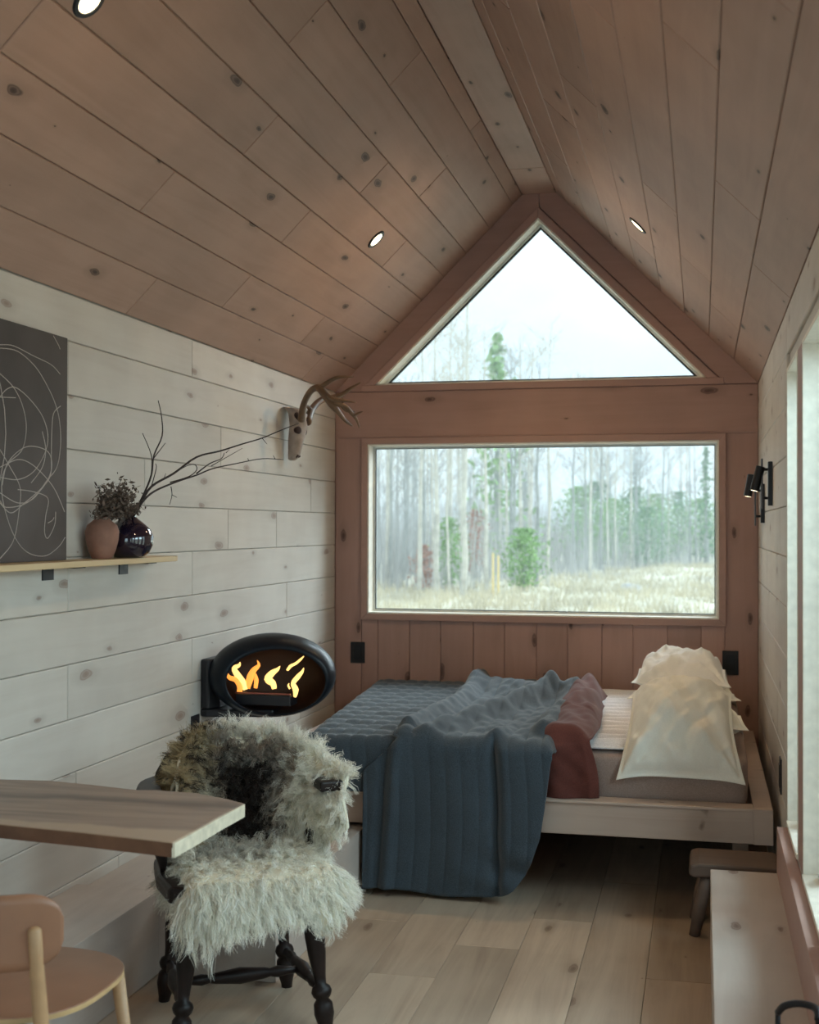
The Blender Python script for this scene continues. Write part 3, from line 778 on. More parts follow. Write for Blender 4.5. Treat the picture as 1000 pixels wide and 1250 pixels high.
reading_lamp(5.56, 1.635, 'nearer of the two black reading spots on the right wall', on_y(921, 599, 5.56), on_y(929, 569, 5.56))
reading_lamp(6.25, 1.565, 'farther of the two black reading spots, next to the end wall', on_y(913, 606, 6.25), on_y(918, 579, 6.25))

# ------------------------------------------------------------------ bed
bf = thing('bed_frame', 'low pine platform bed frame across the end of the cabin', 'bed', (1.15, 5.9, 0))
RT, RB_ = .385, .262
part('front_rail', MB().box((.05, 4.985, RB_), (2.272, 5.055, RT)), M['bed'], bf, bevel=.003)
part('rail_cap', MB().box((.05, 4.975, RT), (2.2, 5.075, RT + .010)), M['bed'], bf, bevel=.002)
part('side_rail', MB().box((2.2, 4.975, RB_), (2.272, 6.9, RT + .010)), M['bed'], bf, bevel=.003)
part('side_rail', MB().box((.05, 5.056, RB_), (.12, 6.9, RT + .008)), M['bed'], bf, bevel=.003)
part('back_rail', MB().box((.121, 6.85, RB_), (2.199, 6.9, RT + .008)), M['bed'], bf, bevel=.003)
for k in range(12):
    x = .15 + k * .175
    part('slat', MB().box((x, 5.056, .325), (x + .11, 6.849, .345)), M['bed'], bf)
for (x, y) in ((2.13, 5.25), (2.13, 6.7), (1.1, 6.4), (1.1, 5.6)): part('leg', MB().box((x, y, 0), (x + .06, y + .06, .325)), M['bed'], bf)
for (x, y) in ((.16, 5.1), (.16, 6.75)): part('leg', MB().box((x, y, .247), (x + .06, y + .06, .325)), M['bed'], bf)


def vnoise(x, y, s=0):
    return (math.sin(x * 7.1 + s * 1.7 + 2.3 * math.sin(y * 5.3 + s)) + math.sin(y * 9.7 + s * 2.9 + 1.9 * math.sin(x * 6.1 - s)) + .5 * math.sin((x + y) * 17 + s * 5) + .4 * math.sin((x - 1.3 * y) * 23 + s)) / 2.9


M['fitted'] = mat_fabric('greige fitted sheet', (.36, .27, .235), sheen=.1)
M['whites'] = mat_fabric('white cotton', (.80, .80, .84), sheen=.1)
M['pillow'] = mat_fabric('cream pillowcase', (.90, .89, .81), sheen=.1, bump=.12, noise=.03)
M['pillow2'] = mat_fabric('white pillowcase', (.86, .87, .85), sheen=.1, bump=.12, noise=.03)
MX0, MX1, MY0, MY1, MZ0, MZ1 = .30, 2.19, 5.10, 6.84, .346, .572


def rbox(u, v):
    """mattress skin: superellipsoid-ish wrap"""
    th = (u - .5) * 2 * PI; ph = (v - .5) * PI
    c = lambda w, e: math.copysign(abs(math.cos(w)) ** e, math.cos(w)); s = lambda w, e: math.copysign(abs(math.sin(w)) ** e, math.sin(w))
    e1, e2 = .22, .09
    x = c(ph, e1) * c(th, e2); y = c(ph, e1) * s(th, e2); z = s(ph, e1)
    X = (MX0 + MX1) / 2 + x * (MX1 - MX0) / 2; Y = (MY0 + MY1) / 2 + y * (MY1 - MY0) / 2; Z = (MZ0 + MZ1) / 2 + z * (MZ1 - MZ0) / 2
    w = .004 * vnoise(X * 2.2, Y * 1.5 + Z * 4, 3)
    return (X, Y + w * (abs(y) > .97), Z + w * .5 * (z > .9))


mt = MB().grid(rbox, 240, 44)
mo = mt.build('mattress', M['fitted'], smooth=True, org=(1.25, 5.9, .35)); tag(mo, 'mattress in a greige fitted sheet on the bed frame', 'mattress')

# white top sheet
def wsheet(u, v):
    x = 1.42 + u * .70; y = 5.13 + v * 1.68
    z = MZ1 + .018 + .011 * math.sin(y * 2 * PI / .115 + .6 * math.sin(x * 6)) * (1 if y < 5.9 else .6) + .004 * vnoise(x * 2, y * 2, 5)
    if v < .02: z = MZ1 + .003
    return (x, y, z)


ws = MB().grid(wsheet, 60, 220).build('top_sheet', M['whites'], smooth=True, org=(1.8, 5.9, .58), solid=.006)
tag(ws, 'crinkled white sheet on the mattress between the rust sheet and pillows', 'sheet')


def pillow(name, label, ctr, sx, sy, th_, mat, pitch=0, droop=0, yaw=0, seed=0, group='pillows', flange=.93, taper=0):
    q = MB(); n_ = 56
    cy, sn = math.cos(yaw), math.sin(yaw); cp, sp2 = math.cos(pitch), math.sin(pitch)

    def P(u, v, sgn):
        w = lambda t: .45 * (t * 2 - 1) + .55 * math.sin((t - .5) * PI)
        a, b = w(u), w(v)
        ex = 1 - .10 * (1 - b * b); ey = 1 - .08 * (1 - a * a)
        x = a * sx / 2 * ex * (1 - taper * (b + 1) / 2); y = b * sy / 2 * ey
        fa_, fb = min(1, abs(a) / flange), min(1, abs(b) / flange)
        prof = ((1 - fa_ ** 2.2) * (1 - fb ** 2.4)) ** .50
        h = prof * th_ / 2; env = min(1, prof * 2.5)
        wr_ = .014 * vnoise(x * 3.4, y * 2.6, seed) + .010 * vnoise(x * 7, y * 4, seed + 4)
        rg_ = lambda p_, q_, s__: (1 - abs(vnoise(p_, q_, s__))) ** 4
        wr_ += .009 * rg_(x * 2.2 + y * 1.3, y * 1.1 - x * .8, seed + 9) - .006 + .004 * rg_(x * 4.5 - y * 2, y * 2.5 + x, seed + 2)
        for (ca_, cb_) in ((1, 1), (1, -1), (-1, 1), (-1, -1)):     # creases radiating from the corners
            dx_, dy_ = ca_ - a, cb_ - b; ang = math.atan2(dy_ * cb_, dx_ * ca_); rad = math.hypot(dx_, dy_)
            wr_ += .021 * math.sin(ang * 9 + seed + ca_) * math.exp(-rad * 1.3)
        z = sgn * h * (1.0 if sgn > 0 else .45) + wr_ * env + .006 * math.sin(a * 4 + b * 3 + seed) * (1 - env)
        z -= droop * (max(0, -b - .55) / .45) ** 1.3 * (.62 + .38 * abs(a) ** 2) * (1 - .85 * prof)
        if b > 0: z -= .13 * b * b * a * a
        z += .0015 * sgn
        y, z = y * cp - z * sp2, y * sp2 + z * cp
        return (ctr[0] + cy * x - sn * y, ctr[1] + sn * x + cy * y, ctr[2] + z)
    q.grid(lambda u, v: P(u, v, 1), n_, n_); q.grid(lambda u, v: P(u, v, -1), n_, n_)
    k = n_ + 1; off = k * k; bd = [i for i in range(k)] + [(j + 1) * k - 1 for j in range(1, k)] + [k * k - 1 - i for i in range(1, k)] + [(k - 1 - j) * k for j in range(1, k - 1)]
    for i in range(len(bd)):
        a, b = bd[i], bd[(i + 1) % len(bd)]; q.f.append((a, b, off + b, off + a))
    o = q.build(name, mat, smooth=True, org=ctr); tag(o, label, 'pillow', group); return o


pillow('pillow', 'lower cream pillow peeking out under the big front pillow', (1.965, 5.57, .650), .46, .60, .15, M['pillow'], seed=4)
pillow('pillow', 'big cream pillow on top at the front edge of the mattress', (1.93, 5.235, .665), .49, .53, .25, M['pillow'], pitch=.74, droop=.03, seed=1, taper=.17)
pillow('pillow', 'lower pillow of the rear pair against the end wall', (1.93, 6.42, .645), .52, .62, .13, M['pillow'], seed=7)
pillow('pillow', 'upper white pillow of the rear pair against the end wall', (1.915, 6.42, .745), .46, .56, .20, M['pillow2'], pitch=.12, seed=3)

# rust sheet
M['rust'] = mat_fabric('rust cotton', (.12, .038, .030), sheen=.15, bump=.2)


def drape(u, v, x0f, x1f, ztop, zbot, yfront, yback, seed, fold):
    """v 0 back .. 1 bottom of the hang"""
    Ltop = yback - yfront; R = .035; Lh = ztop - zbot
    s = v * (Ltop + Lh)
    if s < Ltop - R:
        y = yback - s; z = ztop; k = 0
    elif s < Ltop + R:
        a = (s - (Ltop - R)) / (2 * R) * PI / 2; y = yfront + R - R * math.sin(a); z = ztop - R + R * math.cos(a); k = a / (PI / 2)
    else:
        y = yfront; z = ztop - R - (s - Ltop - R) * (Lh - R) / (Lh - R + 1e-9); z = max(z, zbot); k = 1
    return y, z, k


def rust(u, v):
    y, z, k = drape(u, v, 0, 0, .625, .392, 5.035, 6.35, 0, 0)
    x0 = 1.38; x1 = 1.585 + .035 * math.sin((.6 - z) * 9) * k + .014 * math.sin(y * 5) * (1 - k) - (.03 if y > 6.0 else 0)
    x = x0 + (x1 - x0) * u
    b = .05 * math.sin(PI * min(1, u * 1.05)) ** .7 + .007 * vnoise(x * 3, y * 2.0, 2) + .012 * math.sin(x * 60 + 3 * math.sin(y * 6)) * (1 - k) * (.4 + .6 * (y > 5.5))
    edge = max(0, (u - .86) / .14)
    if k < .5: z += (b + .045 * max(0, min(1, (y - 5.3) / .5)) * math.sin(PI * u)) * (1 - 2 * k * .5) - edge ** 2 * (b + .004)
    y -= k * (.012 * math.sin(x * 34 + z * 6) + .03 * math.sin(PI * u) + .01 * vnoise(x * 4, z * 4, 1)) - k * edge * .02
    return (x, y, z)


ru = MB().grid(rust, 60, 130).build('rust_sheet', M['rust'], smooth=True, org=(1.5, 5.4, .6), solid=.008)
tag(ru, 'rust red sheet bunched beside the blue-grey quilt', 'sheet')

# quilt
M['quilt'] = mat_fabric('slate blue washed quilt', (.045, .061, .077), sheen=.25, bump=.5, noise=.22, big=.25)


def gauss(d, w): return math.exp(-(d / w) ** 2)


def seg_dist(px, py, ax, ay, bx, by):
    dx_, dy_ = bx - ax, by - ay; t = max(0, min(1, ((px - ax) * dx_ + (py - ay) * dy_) / (dx_ * dx_ + dy_ * dy_)))
    return math.hypot(px - ax - t * dx_, py - ay - t * dy_), t


def quilt_grid(region):
    q = MB()
    zt = .606

    def fn(u, v):
        y, z, k = drape(u, v, 0, 0, zt + (.012 if region else 0), (.020 if region else .40), 4.925, 6.84, 0, 0)
        if region == 0:
            t = max(0, min(1, (y - 4.95) / 1.9)); x0 = .40 - .20 * t; x1 = .90
        else:
            x0 = .84 + .03 * math.sin(y * 2.4) if k < .5 else .84 - .135 * min(1, (zt - z) / .12)
            if z > .56: xr = 1.455 + .0 * k - .12 * max(0, (y - 6.2) / .6)
            else: xr = float(np.interp(z, [.02, .06, .11, .166, .268, .408, .56], [1.25, 1.305, 1.345, 1.375, 1.41, 1.43, 1.452]))
            x1 = xr
        x = x0 + (x1 - x0) * u
        # stitched channels
        ch = abs(math.sin(PI * (x - .02 * math.sin(z * 5)) / .064))
        rib = -.0045 * (1 - ch) ** 3 + .003 * ch
        n1 = vnoise(x * 2.3, (y + z) * 2.1, 1 + region)
        top = 0
        if region == 0:
            top += .007 * math.sin(y * 2 * PI / .13 + .8 * math.sin(x * 3)) + .004 * n1
            e = max(0, 1 - u / .16); top -= .17 * e ** 2.0
        else:
            top += .006 + .010 * n1 + .0018 * math.sin(x * 90 + 2 * math.sin(y * 30))
            top += .055 * gauss(x - x0 - .035, .04) * (1 if y > 5 else .6)                    # rolled left edge
            d, t = seg_dist(x, y, .93, 4.9, 1.30, 6.15); top += .100 * gauss(d, .050) * (.35 + .65 * t)       # diagonal crease
            d, t = seg_dist(x, y, 1.22, 4.93, 1.27, 5.35); top += .035 * gauss(d, .03) * (1 - t)
            d, t = seg_dist(x, y, .95, 6.5, 1.38, 6.2); top += .055 * gauss(d, .12)
            d, t = seg_dist(x, y, 1.40, 5.1, 1.42, 6.3); top += .050 * gauss(d, .05)
            e = max(0, (u - .95) / .05); top -= .045 * e ** 2
        wgt = 1 - k
        z2 = z + top * (wgt if k < 1 else 0) * (1 if True else 0)
        if k >= 1: z2 = z
        # hanging pleats
        dn = max(0, min(1, (zt - z) / .6))
        hang = .003 * math.sin(x * 23 + 1.2) + .010 * math.sin(x * 11 + .5 + z * 2) * dn
        if region:
            xf = 1.235 + .02 * math.sin(z * 5) + .10 * max(0, .25 - z)
            hang += .022 * (1 / (1 + math.exp(-(x - xf) / .008))) - .030 * gauss(x - xf + .012, .02)
            xf2 = .80 - .04 * dn; hang += -.016 * gauss(x - xf2, .018) + .014 * gauss(x - xf2 - .04, .02)
            hang += .03 * gauss(z - .10, .10) * max(0, (x - 1.05)) * 2 * math.sin(z * 40 + x * 9)
            hang += .014 + .014 * dn
            # hem kicks out a little and sags between the pleats
            if k >= 1: z2 = z + .030 * (max(0, 1.02 - x) ** 1.0) * dn + .006 * math.sin(x * 17) * dn
        y2 = y - (hang + rib * .55) * k
        z2 += rib * (1 - k)
        z2 = max(z2, .012)
        return (x, y2, z2)
    q.grid(fn, 150 if region else 80, 240)
    return q


qa, qb = quilt_grid(0), quilt_grid(1)
qa.add(qb.v, qb.f)
qo = qa.build('quilt', M['quilt'], smooth=True, org=(.95, 5.6, .6), solid=.012)
tag(qo, 'slate blue quilted bedspread draped over the bed down to the floor', 'blanket')

# ------------------------------------------------------------------ stool behind the bench
M['stoolw'] = mat_wood('brown stool wood', (.15, .10, .075), (.10, .065, .05), knots=False)
so = thing('low_stool', 'low rustic wooden stool under the right end of the bed', 'stool', (2.13, 4.78, 0))
part('seat', MB().prism([(1.965, .222), (1.972, .252), (2.0, .260), (2.27, .258), (2.285, .245), (2.27, .218), (1.98, .210)], lambda p, y: (p[0], y, p[1]), 4.66, 4.90), M['stoolw'], so, bevel=.008)
for (x, y) in ((2.03, 4.69), (2.03, 4.87), (2.24, 4.69), (2.24, 4.87)):
    part('leg', MB().tube_static(Vector((x, y, .22)), Vector((x + (-.045 if x < 2.1 else .02), y + (-.01 if y < 4.8 else .02), 0)), [(0, .020), (.6, .024), (1, .019)], 10), M['stoolw'], so, smooth=True)

# ------------------------------------------------------------------ table slab
def mat_slab():
    mt_, nt, b = newmat('live edge slab'); l = nt.links.new
    tcn = N(nt, 'ShaderNodeTexCoord'); mp_ = N(nt, 'ShaderNodeMapping'); mp_.inputs['Scale'].default_value = (1.6, 14, 14); l(tcn.outputs['Object'], mp_.inputs[0])
    n1 = N(nt, 'ShaderNodeTexNoise', Scale=1, Detail=6, Distortion=1.5); l(mp_.outputs[0], n1.inputs['Vector'])
    c = ramp(nt, n1.outputs[0], [(.3, (.17, .115, .085)), (.6, (.29, .20, .15))])
    # darker heartwood streak down the middle and pale sapwood at the long edges
    sp = N(nt, 'ShaderNodeSeparateXYZ'); l(tcn.outputs['Object'], sp.inputs[0])
    n2 = N(nt, 'ShaderNodeTexNoise', Scale=5, Detail=3); l(tcn.outputs['Object'], n2.inputs['Vector'])
    ad = N(nt, 'ShaderNodeMath', operation='MULTIPLY_ADD'); l(n2.outputs[0], ad.inputs[0]); ad.inputs[1].default_value = .10; l(sp.outputs[1], ad.inputs[2])
    heart = ramp(nt, ad.outputs[0], [(.09, (0, 0, 0)), (.125, (.9, .9, .9)), (.14, (.8, .8, .8)), (.18, (0, 0, 0))])
    c = mixc(nt, heart, c, (.10, .065, .05))
    mr = N(nt, 'ShaderNodeMapRange'); l(ad.outputs[0], mr.inputs[0]); mr.inputs[1].default_value = -.12; mr.inputs[2].default_value = -.14
    c = mixc(nt, mr.outputs[0], c, (.38, .27, .19))
    l(c, b.inputs['Base Color']); b.inputs['Roughness'].default_value = .42; return mt_


M['slab'] = mat_slab()
M['slab_edge'] = mat_plain('pale sawn slab end', (.62, .55, .42), .7, noise=.15, scale=40)
TZ = .75
edge_pts = [(0, 2.735), (.2, 2.74), (.404, 2.726), (.628, 2.697), (.80, 2.668), (.868, 2.655), (.872, 2.78), (.874, 2.92), (.882, 3.075), (.83, 3.11), (.715, 3.165), (.60, 3.175), (.551, 3.165), (.40, 3.20), (.26, 3.225), (.12, 3.21), (0, 3.23)]
tb = thing('slab_table', 'live-edge wooden slab table jutting from the left wall', 'table', (.44, 2.95, TZ))
T_ = lambda p, z: (p[0] + (0 if p[0] < .8 else -.003 * (TZ - z) / .035), p[1] + (.010 * (TZ - z) / .035 if p[1] < 2.8 else -.006 * (TZ - z) / .035), z)
part('tabletop', MB().prism(edge_pts, T_, TZ - .036, TZ), M['slab'], tb, bevel=.003)
part('sawn_end', MB().prism([(.866, 2.657), (.8725, 2.659), (.8765, 2.78), (.8785, 2.92), (.8845, 3.073), (.878, 3.075), (.872, 2.92), (.870, 2.78)], lambda p, z: (p[0], p[1], z), TZ - .034, TZ - .002), M['slab_edge'], tb, label='pale sawn end grain')
M['live'] = mat_plain('reddish live edge', (.17, .085, .05), .6, noise=.3, scale=9)
le = edge_pts[:6]
part('live_edge', MB().prism([(x, y - .0015) for x, y in le] + [(x, y + .004) for x, y in le[::-1]], lambda p, z: (p[0], p[1] + .010 * (TZ - z) / .035, z), TZ - .0355, TZ - .002), M['live'], tb, label='reddish brown live edge')
part('wall_cleat', MB().box((0, 2.8, TZ - .09), (.03, 3.16, TZ - .037)).prism([(.03, TZ - .037), (.03, TZ - .20), (.05, TZ - .20), (.30, TZ - .06), (.30, TZ - .037)], lambda p, y: (p[0], y, p[1]), 2.96, 2.99), M['dark'], tb)

# ------------------------------------------------------------------ captain's chair
CC = Vector((.675, 3.60, 0)); ca = math.radians(31)
er = Vector((math.cos(ca), math.sin(ca), 0)); eb_ = Vector((-math.sin(ca), math.cos(ca), 0))


def K(x, y, z): return CC + er * x + eb_ * y + Vector((0, 0, z))


ch = thing('captains_chair', 'dark turned-wood captain chair behind the slab table under a sheepskin', 'chair', CC)
seatpoly = [(-.235, -.20), (-.15, -.235), (0, -.245), (.15, -.235), (.235, -.20), (.25, -.05), (.235, .14), (.15, .215), (0, .235), (-.15, .215), (-.235, .14), (-.25, -.05)]
part('seat', MB().prism(seatpoly, lambda p, z: K(p[0], p[1], z), .405, .452), M['darkwood'], ch, bevel=.012)
leg_prof = [(0, .016), (.06, .020), (.10, .026), (.12, .018), (.15, .027), (.30, .030), (.45, .026), (.60, .018), (.66, .016), (.68, .026), (.71, .030), (.74, .026), (.76, .018), (.79, .027), (.86, .029), (.93, .022), (.97, .018), (1, .017)]
feet = {'fl': ((-.17, -.17), (-.205, -.215)), 'fr': ((.17, -.17), (.215, -.205)), 'bl': ((-.15, .15), (-.195, .195)), 'br': ((.15, .15), (.19, .20))}
LG = {}
for k_, ((x0, y0), (x1, y1)) in feet.items():
    a, b = K(x0, y0, .41), K(x1, y1, 0); LG[k_] = (a, b)
    part('leg', MB().tube_static(a, b, leg_prof, 16), M['darkwood'], ch, smooth=True)
sp_prof = [(0, .010), (.12, .012), (.2, .017), (.26, .012), (.3, .016), (.5, .024), (.7, .016), (.74, .012), (.8, .017), (.88, .012), (1, .010)]
mids = []
for a, b, z in (('fl', 'bl', .70), ('fr', 'br', .70)):
    p0, p1 = LG[a][0].lerp(LG[a][1], z), LG[b][0].lerp(LG[b][1], z); mids.append(p0.lerp(p1, .5))
    part('stretcher', MB().tube_static(p0, p1, sp_prof, 14), M['darkwood'], ch, smooth=True)
part('stretcher', MB().tube_static(mids[0], mids[1], sp_prof, 14), M['darkwood'], ch, smooth=True)
bow = []
for i in range(25):
    t = i / 24 * 2 - 1
    a = t * 1.95
    x = .262 * math.sin(a) if abs(a) < PI / 2 else math.copysign(.262 + .012 * (abs(a) - PI / 2), a)
    y = .05 + .19 * math.cos(a) if abs(a) < PI / 2 else .05 - .30 * (abs(a) - PI / 2)
    bow.append(K(x, y, .675))
q = MB(); nb = len(bow); V = []
for i, p in enumerate(bow):
    t = (bow[min(i + 1, nb - 1)] - bow[max(i - 1, 0)]).normalized(); s_ = Vector((t.y, -t.x, 0))
    w_ = .030 if 2 < i < nb - 3 else .036
    for (a, b) in ((-w_, -.016), (w_, -.016), (w_, .016), (-w_, .016)): V.append(p + s_ * a + Vector((0, 0, b)))
q.add(V, [(i * 4 + k, i * 4 + (k + 1) % 4, (i + 1) * 4 + (k + 1) % 4, (i + 1) * 4 + k) for i in range(nb - 1) for k in range(4)] + [(0, 1, 2, 3), tuple(range(nb * 4 - 4, nb * 4))])
part('arm_rail', q, M['darkwood'], ch, bevel=.007)
q = MB(); V = []
cr_ = [i for i in range(6, 19)]
for i in cr_:
    p = bow[i]; t = (bow[i + 1] - bow[i - 1]).normalized(); s_ = Vector((t.y, -t.x, 0)); f_ = math.sin((i - 6) / 12 * PI)
    h_ = .03 + .085 * f_ ** .5
    for (a, b) in ((-.022, .014), (.02, .014), (.012, h_), (-.014, h_)): V.append(p + s_ * a + Vector((0, 0, b)))
m_ = len(cr_)
q.add(V, [(i * 4 + k, i * 4 + (k + 1) % 4, (i + 1) * 4 + (k + 1) % 4, (i + 1) * 4 + k) for i in range(m_ - 1) for k in range(4)] + [(0, 1, 2, 3), tuple(range(m_ * 4 - 4, m_ * 4))])
part('crest', q, M['darkwood'], ch, bevel=.006)
spd = [(0, .010), (.1, .012), (.25, .018), (.4, .020), (.5, .012), (.55, .019), (.6, .012), (.75, .014), (1, .009)]
for i in (1, 3, 5, 7, 10, 12, 14, 17, 19, 21):
    tp = bow[i] - Vector((0, 0, .012)); lx = (tp - CC).dot(er); ly = (tp - CC).dot(eb_)
    part('spindle', MB().tube_static(K(lx * .84, ly * .86 if ly > 0 else ly * .95, .448), tp, spd, 12), M['darkwood'], ch, smooth=True)

# sheepskin
def mat_fur():
    mt_, nt, b = newmat('long wool'); at = N(nt, 'ShaderNodeAttribute', attribute_name='wool'); nt.links.new(at.outputs['Color'], b.inputs['Base Color'])
    b.inputs['Roughness'].default_value = .75; b.inputs['Specular IOR Level'].default_value = .25; b.inputs['Sheen Weight'].default_value = .2
    tl = N(nt, 'ShaderNodeBsdfTranslucent'); nt.links.new(at.outputs['Color'], tl.inputs['Color']); mx = N(nt, 'ShaderNodeMixShader'); mx.inputs[0].default_value = .48
    nt.links.new(b.outputs[0], mx.inputs[1]); nt.links.new(tl.outputs[0], mx.inputs[2]); nt.links.new(mx.outputs[0], nt.nodes['Material Output'].inputs[0]); return mt_


M['fur'] = mat_fur()
path = [(.315, .50), (.300, .66), (.280, .775), (.245, .812), (.205, .78), (.180, .66), (.165, .56), (.140, .490), (.06, .472), (-.08, .468), (-.19, .470), (-.250, .462), (-.285, .435), (-.298, .40), (-.302, .37)]
pw = [.22, .27, .29, .29, .29, .28, .27, .26, .25, .27, .275, .265, .25, .22, .17]
pa = np.array(path); sl_ = np.r_[0, np.cumsum(np.hypot(*np.diff(pa, axis=0).T))]; sl_ /= sl_[-1]
VB = sl_[7]      # seat starts here


def skin_np(u, v):
    """arrays -> chair local xyz"""
    y = np.interp(v, sl_, pa[:, 0]); z = np.interp(v, sl_, pa[:, 1]); w_ = np.interp(v, sl_, pw)
    bk = np.clip((VB - v) / .06, 0, 1)
    w2 = w_ * (1 + .05 * np.sin(v * 23 + 2 * u))
    x = u * w2 * np.where(u < 0, .80, 1.04 + .14 * bk)
    au = np.abs(u)
    y = y - bk * .27 * au ** 2.6
    z = z - bk * np.where(z > .66, .095 * au ** 2.2, 0) * np.clip((z - .60) / .15, 0, 1)
    x = np.sign(u) * (np.abs(x) - bk * .03 * au ** 4)
    z = z - (1 - bk) * .06 * np.clip((au - .75) / .25, 0, 1) ** 1.5
    return np.stack([x, y, z], -1)


def to_world(Lc):
    Ea = np.array(er); Eb = np.array(eb_); o = np.array(CC)
    return o + Lc[..., :1] * Ea + Lc[..., 1:2] * Eb + Lc[..., 2:] * np.array([0, 0, 1.])


ssk = thing('sheepskin', 'shaggy cream sheepskin with a dark brown stripe thrown over the captain chair', 'sheepskin', K(0, 0, .47))
q = MB(); gu, gv = np.meshgrid(np.linspace(-1, 1, 41), np.linspace(0, 1, 81)); Pg = to_world(skin_np(gu, gv)); nu_ = 41
q.add(Pg.reshape(-1, 3), [(j * nu_ + i, j * nu_ + i + 1, (j + 1) * nu_ + i + 1, (j + 1) * nu_ + i) for j in range(80) for i in range(40)])
M['hide'] = mat_plain('hide', (.70, .65, .52), .9)
part('hide', q, M['hide'], ssk, smooth=True, solid=.010)

NC, PS, SG = 4600, 17, 6
cu = rng.uniform(-1, 1, NC); cv = rng.uniform(.0, 1, NC)
e_ = 1e-3


def nrm_of(u, v):
    p = skin_np(u, v); du = skin_np(u + e_, v) - p; dv_ = skin_np(u, v + e_) - p
    n_ = np.cross(dv_, du); n_ /= np.linalg.norm(n_, axis=-1, keepdims=True) + 1e-9
    return n_, dv_ / (np.linalg.norm(dv_, axis=-1, keepdims=True) + 1e-9), du / (np.linalg.norm(du, axis=-1, keepdims=True) + 1e-9)


nn, tv, tu = nrm_of(cu, cv)
# outward side: up on the seat, forward on the back's front, rearward behind
s_ref = np.where((cv < sl_[3])[:, None], np.array([0, 1., .4]), np.where((cv < VB)[:, None], np.array([0, -1., .3]), np.array([0, -.4, 1.])))
sg = np.sign((nn * s_ref).sum(-1, keepdims=True)); sg[sg == 0] = 1; nn = nn * sg
edge = np.clip((np.abs(cu) - .72) / .28, 0, 1)[:, None]
down = np.array([0, 0, -1.])
length = rng.uniform(.040, .070, NC) * np.where(cv > sl_[11], .95 - .35 * cu, 1.0)
dirc = nn * rng.uniform(.5, 1.0, (NC, 1)) + tu * np.sign(cu)[:, None] * edge * 1.1 + rng.normal(0, .38, (NC, 3)) + down * np.where(cv > VB, .25, .15)[:, None]
dirc += np.array([0, -.75, 0]) * (cv > VB)[:, None]
rmp = np.clip((cv - sl_[8]) / (sl_[11] - sl_[8]), 0, 1)[:, None]
dirc += down * 1.1 * rmp + np.array([0, -1., 0]) * .7 * rmp
dirc += np.array([0, 0, 1.]) * np.where((cv > sl_[2]) & (cv < sl_[4]), .7, 0)[:, None]
dirc /= np.linalg.norm(dirc, axis=-1, keepdims=True)
base_c = skin_np(cu, cv) + nn * .004
side = np.cross(dirc, rng.normal(0, 1, (NC, 3))); side /= np.linalg.norm(side, axis=-1, keepdims=True)
up2 = np.cross(dirc, side)
amp = rng.uniform(.003, .010, NC); ph = rng.uniform(0, 6.28, NC); fq = rng.uniform(3.5, 8, NC)
# wool colour by place on the hide
cream = np.array([.97, .95, .87]); tan = np.array([.46, .36, .21]); brown = np.array([.026, .014, .009]); mid = np.array([.20, .12, .07])
back = cv < VB + .02
nzn = rng.normal(0, .04, NC)
st = np.abs(cu - .17 + .10 * np.clip((cv - sl_[4]) / .2, 0, 1)) + nzn
col = np.tile(cream, (NC, 1)) * rng.uniform(.85, 1.1, (NC, 1))
tn = np.clip((-cu - .05 + nzn) / .3, 0, 1) * (back) * np.clip(1.1 - (cv - sl_[3]) / .3, 0, 1); col = col * (1 - tn[:, None]) + tan * tn[:, None]
br_ = np.clip((.36 - st) / .10, 0, 1) * back * np.clip((cv - sl_[4] - .01) / .05, 0, 1); col = col * (1 - br_[:, None]) + brown * br_[:, None]
md_ = np.clip((.48 - st) / .10, 0, 1) * back * np.clip((cv - sl_[3] - .02) / .03, 0, 1) * (1 - br_); col = col * (1 - md_[:, None] * .8) + mid * md_[:, None] * .8
lft = (~back) & (cv < VB + .16) & (cu < .35); lf2 = np.where(lft, rng.uniform(0, .5, NC), 0); col = col * (1 - lf2[:, None]) + mid * lf2[:, None]
tipdark = (cv > sl_[2]) & (cv < sl_[5]) & (cu < .1) & (rng.uniform(0, 1, NC) < .30)

NS = NC * PS
ci = np.repeat(np.arange(NC), PS)
jit = rng.normal(0, 1, (NS, 3)); r0_ = jit * .0085; r0_ -= (r0_ * nn[ci]).sum(-1, keepdims=True) * nn[ci]
tipj = rng.normal(0, .0045, (NS, 3)); lenj = rng.uniform(.75, 1.1, NS)
tt = np.linspace(0, 1, SG + 1)
P = np.zeros((NS, SG + 1, 3)); g = np.where(cv > sl_[10], .35, .22)[ci]
for i, t in enumerate(tt):
    cur = amp[ci] * t
    P[:, i] = (base_c[ci] + r0_ * (1 - t) ** .7 + tipj * t + dirc[ci] * (length[ci] * lenj * t)[:, None]
               + side[ci] * (cur * np.sin(fq[ci] * t * 1.6 + ph[ci]))[:, None] + up2[ci] * (cur * np.cos(fq[ci] * t * 1.6 + ph[ci]))[:, None]
               + down * (g * length[ci] * t * t)[:, None])
hw = .0013 * (1 - .75 * tt)
wdir = np.cross(dirc[ci], rng.normal(0, 1, (NS, 3))); wdir /= np.linalg.norm(wdir, axis=-1, keepdims=True)
Lp = np.stack([P - wdir[:, None] * hw[None, :, None], P + wdir[:, None] * hw[None, :, None]], 2).reshape(NS, (SG + 1) * 2, 3)
Wp = to_world(Lp).reshape(-1, 3) - np.array(ssk.location)
Wp[:, 2] = np.maximum(Wp[:, 2], -.44)
kv = (SG + 1) * 2
fb = np.array([[2 * i, 2 * i + 1, 2 * i + 3, 2 * i + 2] for i in range(SG)])
Fq = (fb[None] + (np.arange(NS) * kv)[:, None, None]).reshape(-1, 4)
me = bpy.data.meshes.new('fleece'); me.vertices.add(len(Wp)); me.vertices.foreach_set('co', Wp.astype(np.float32).ravel())
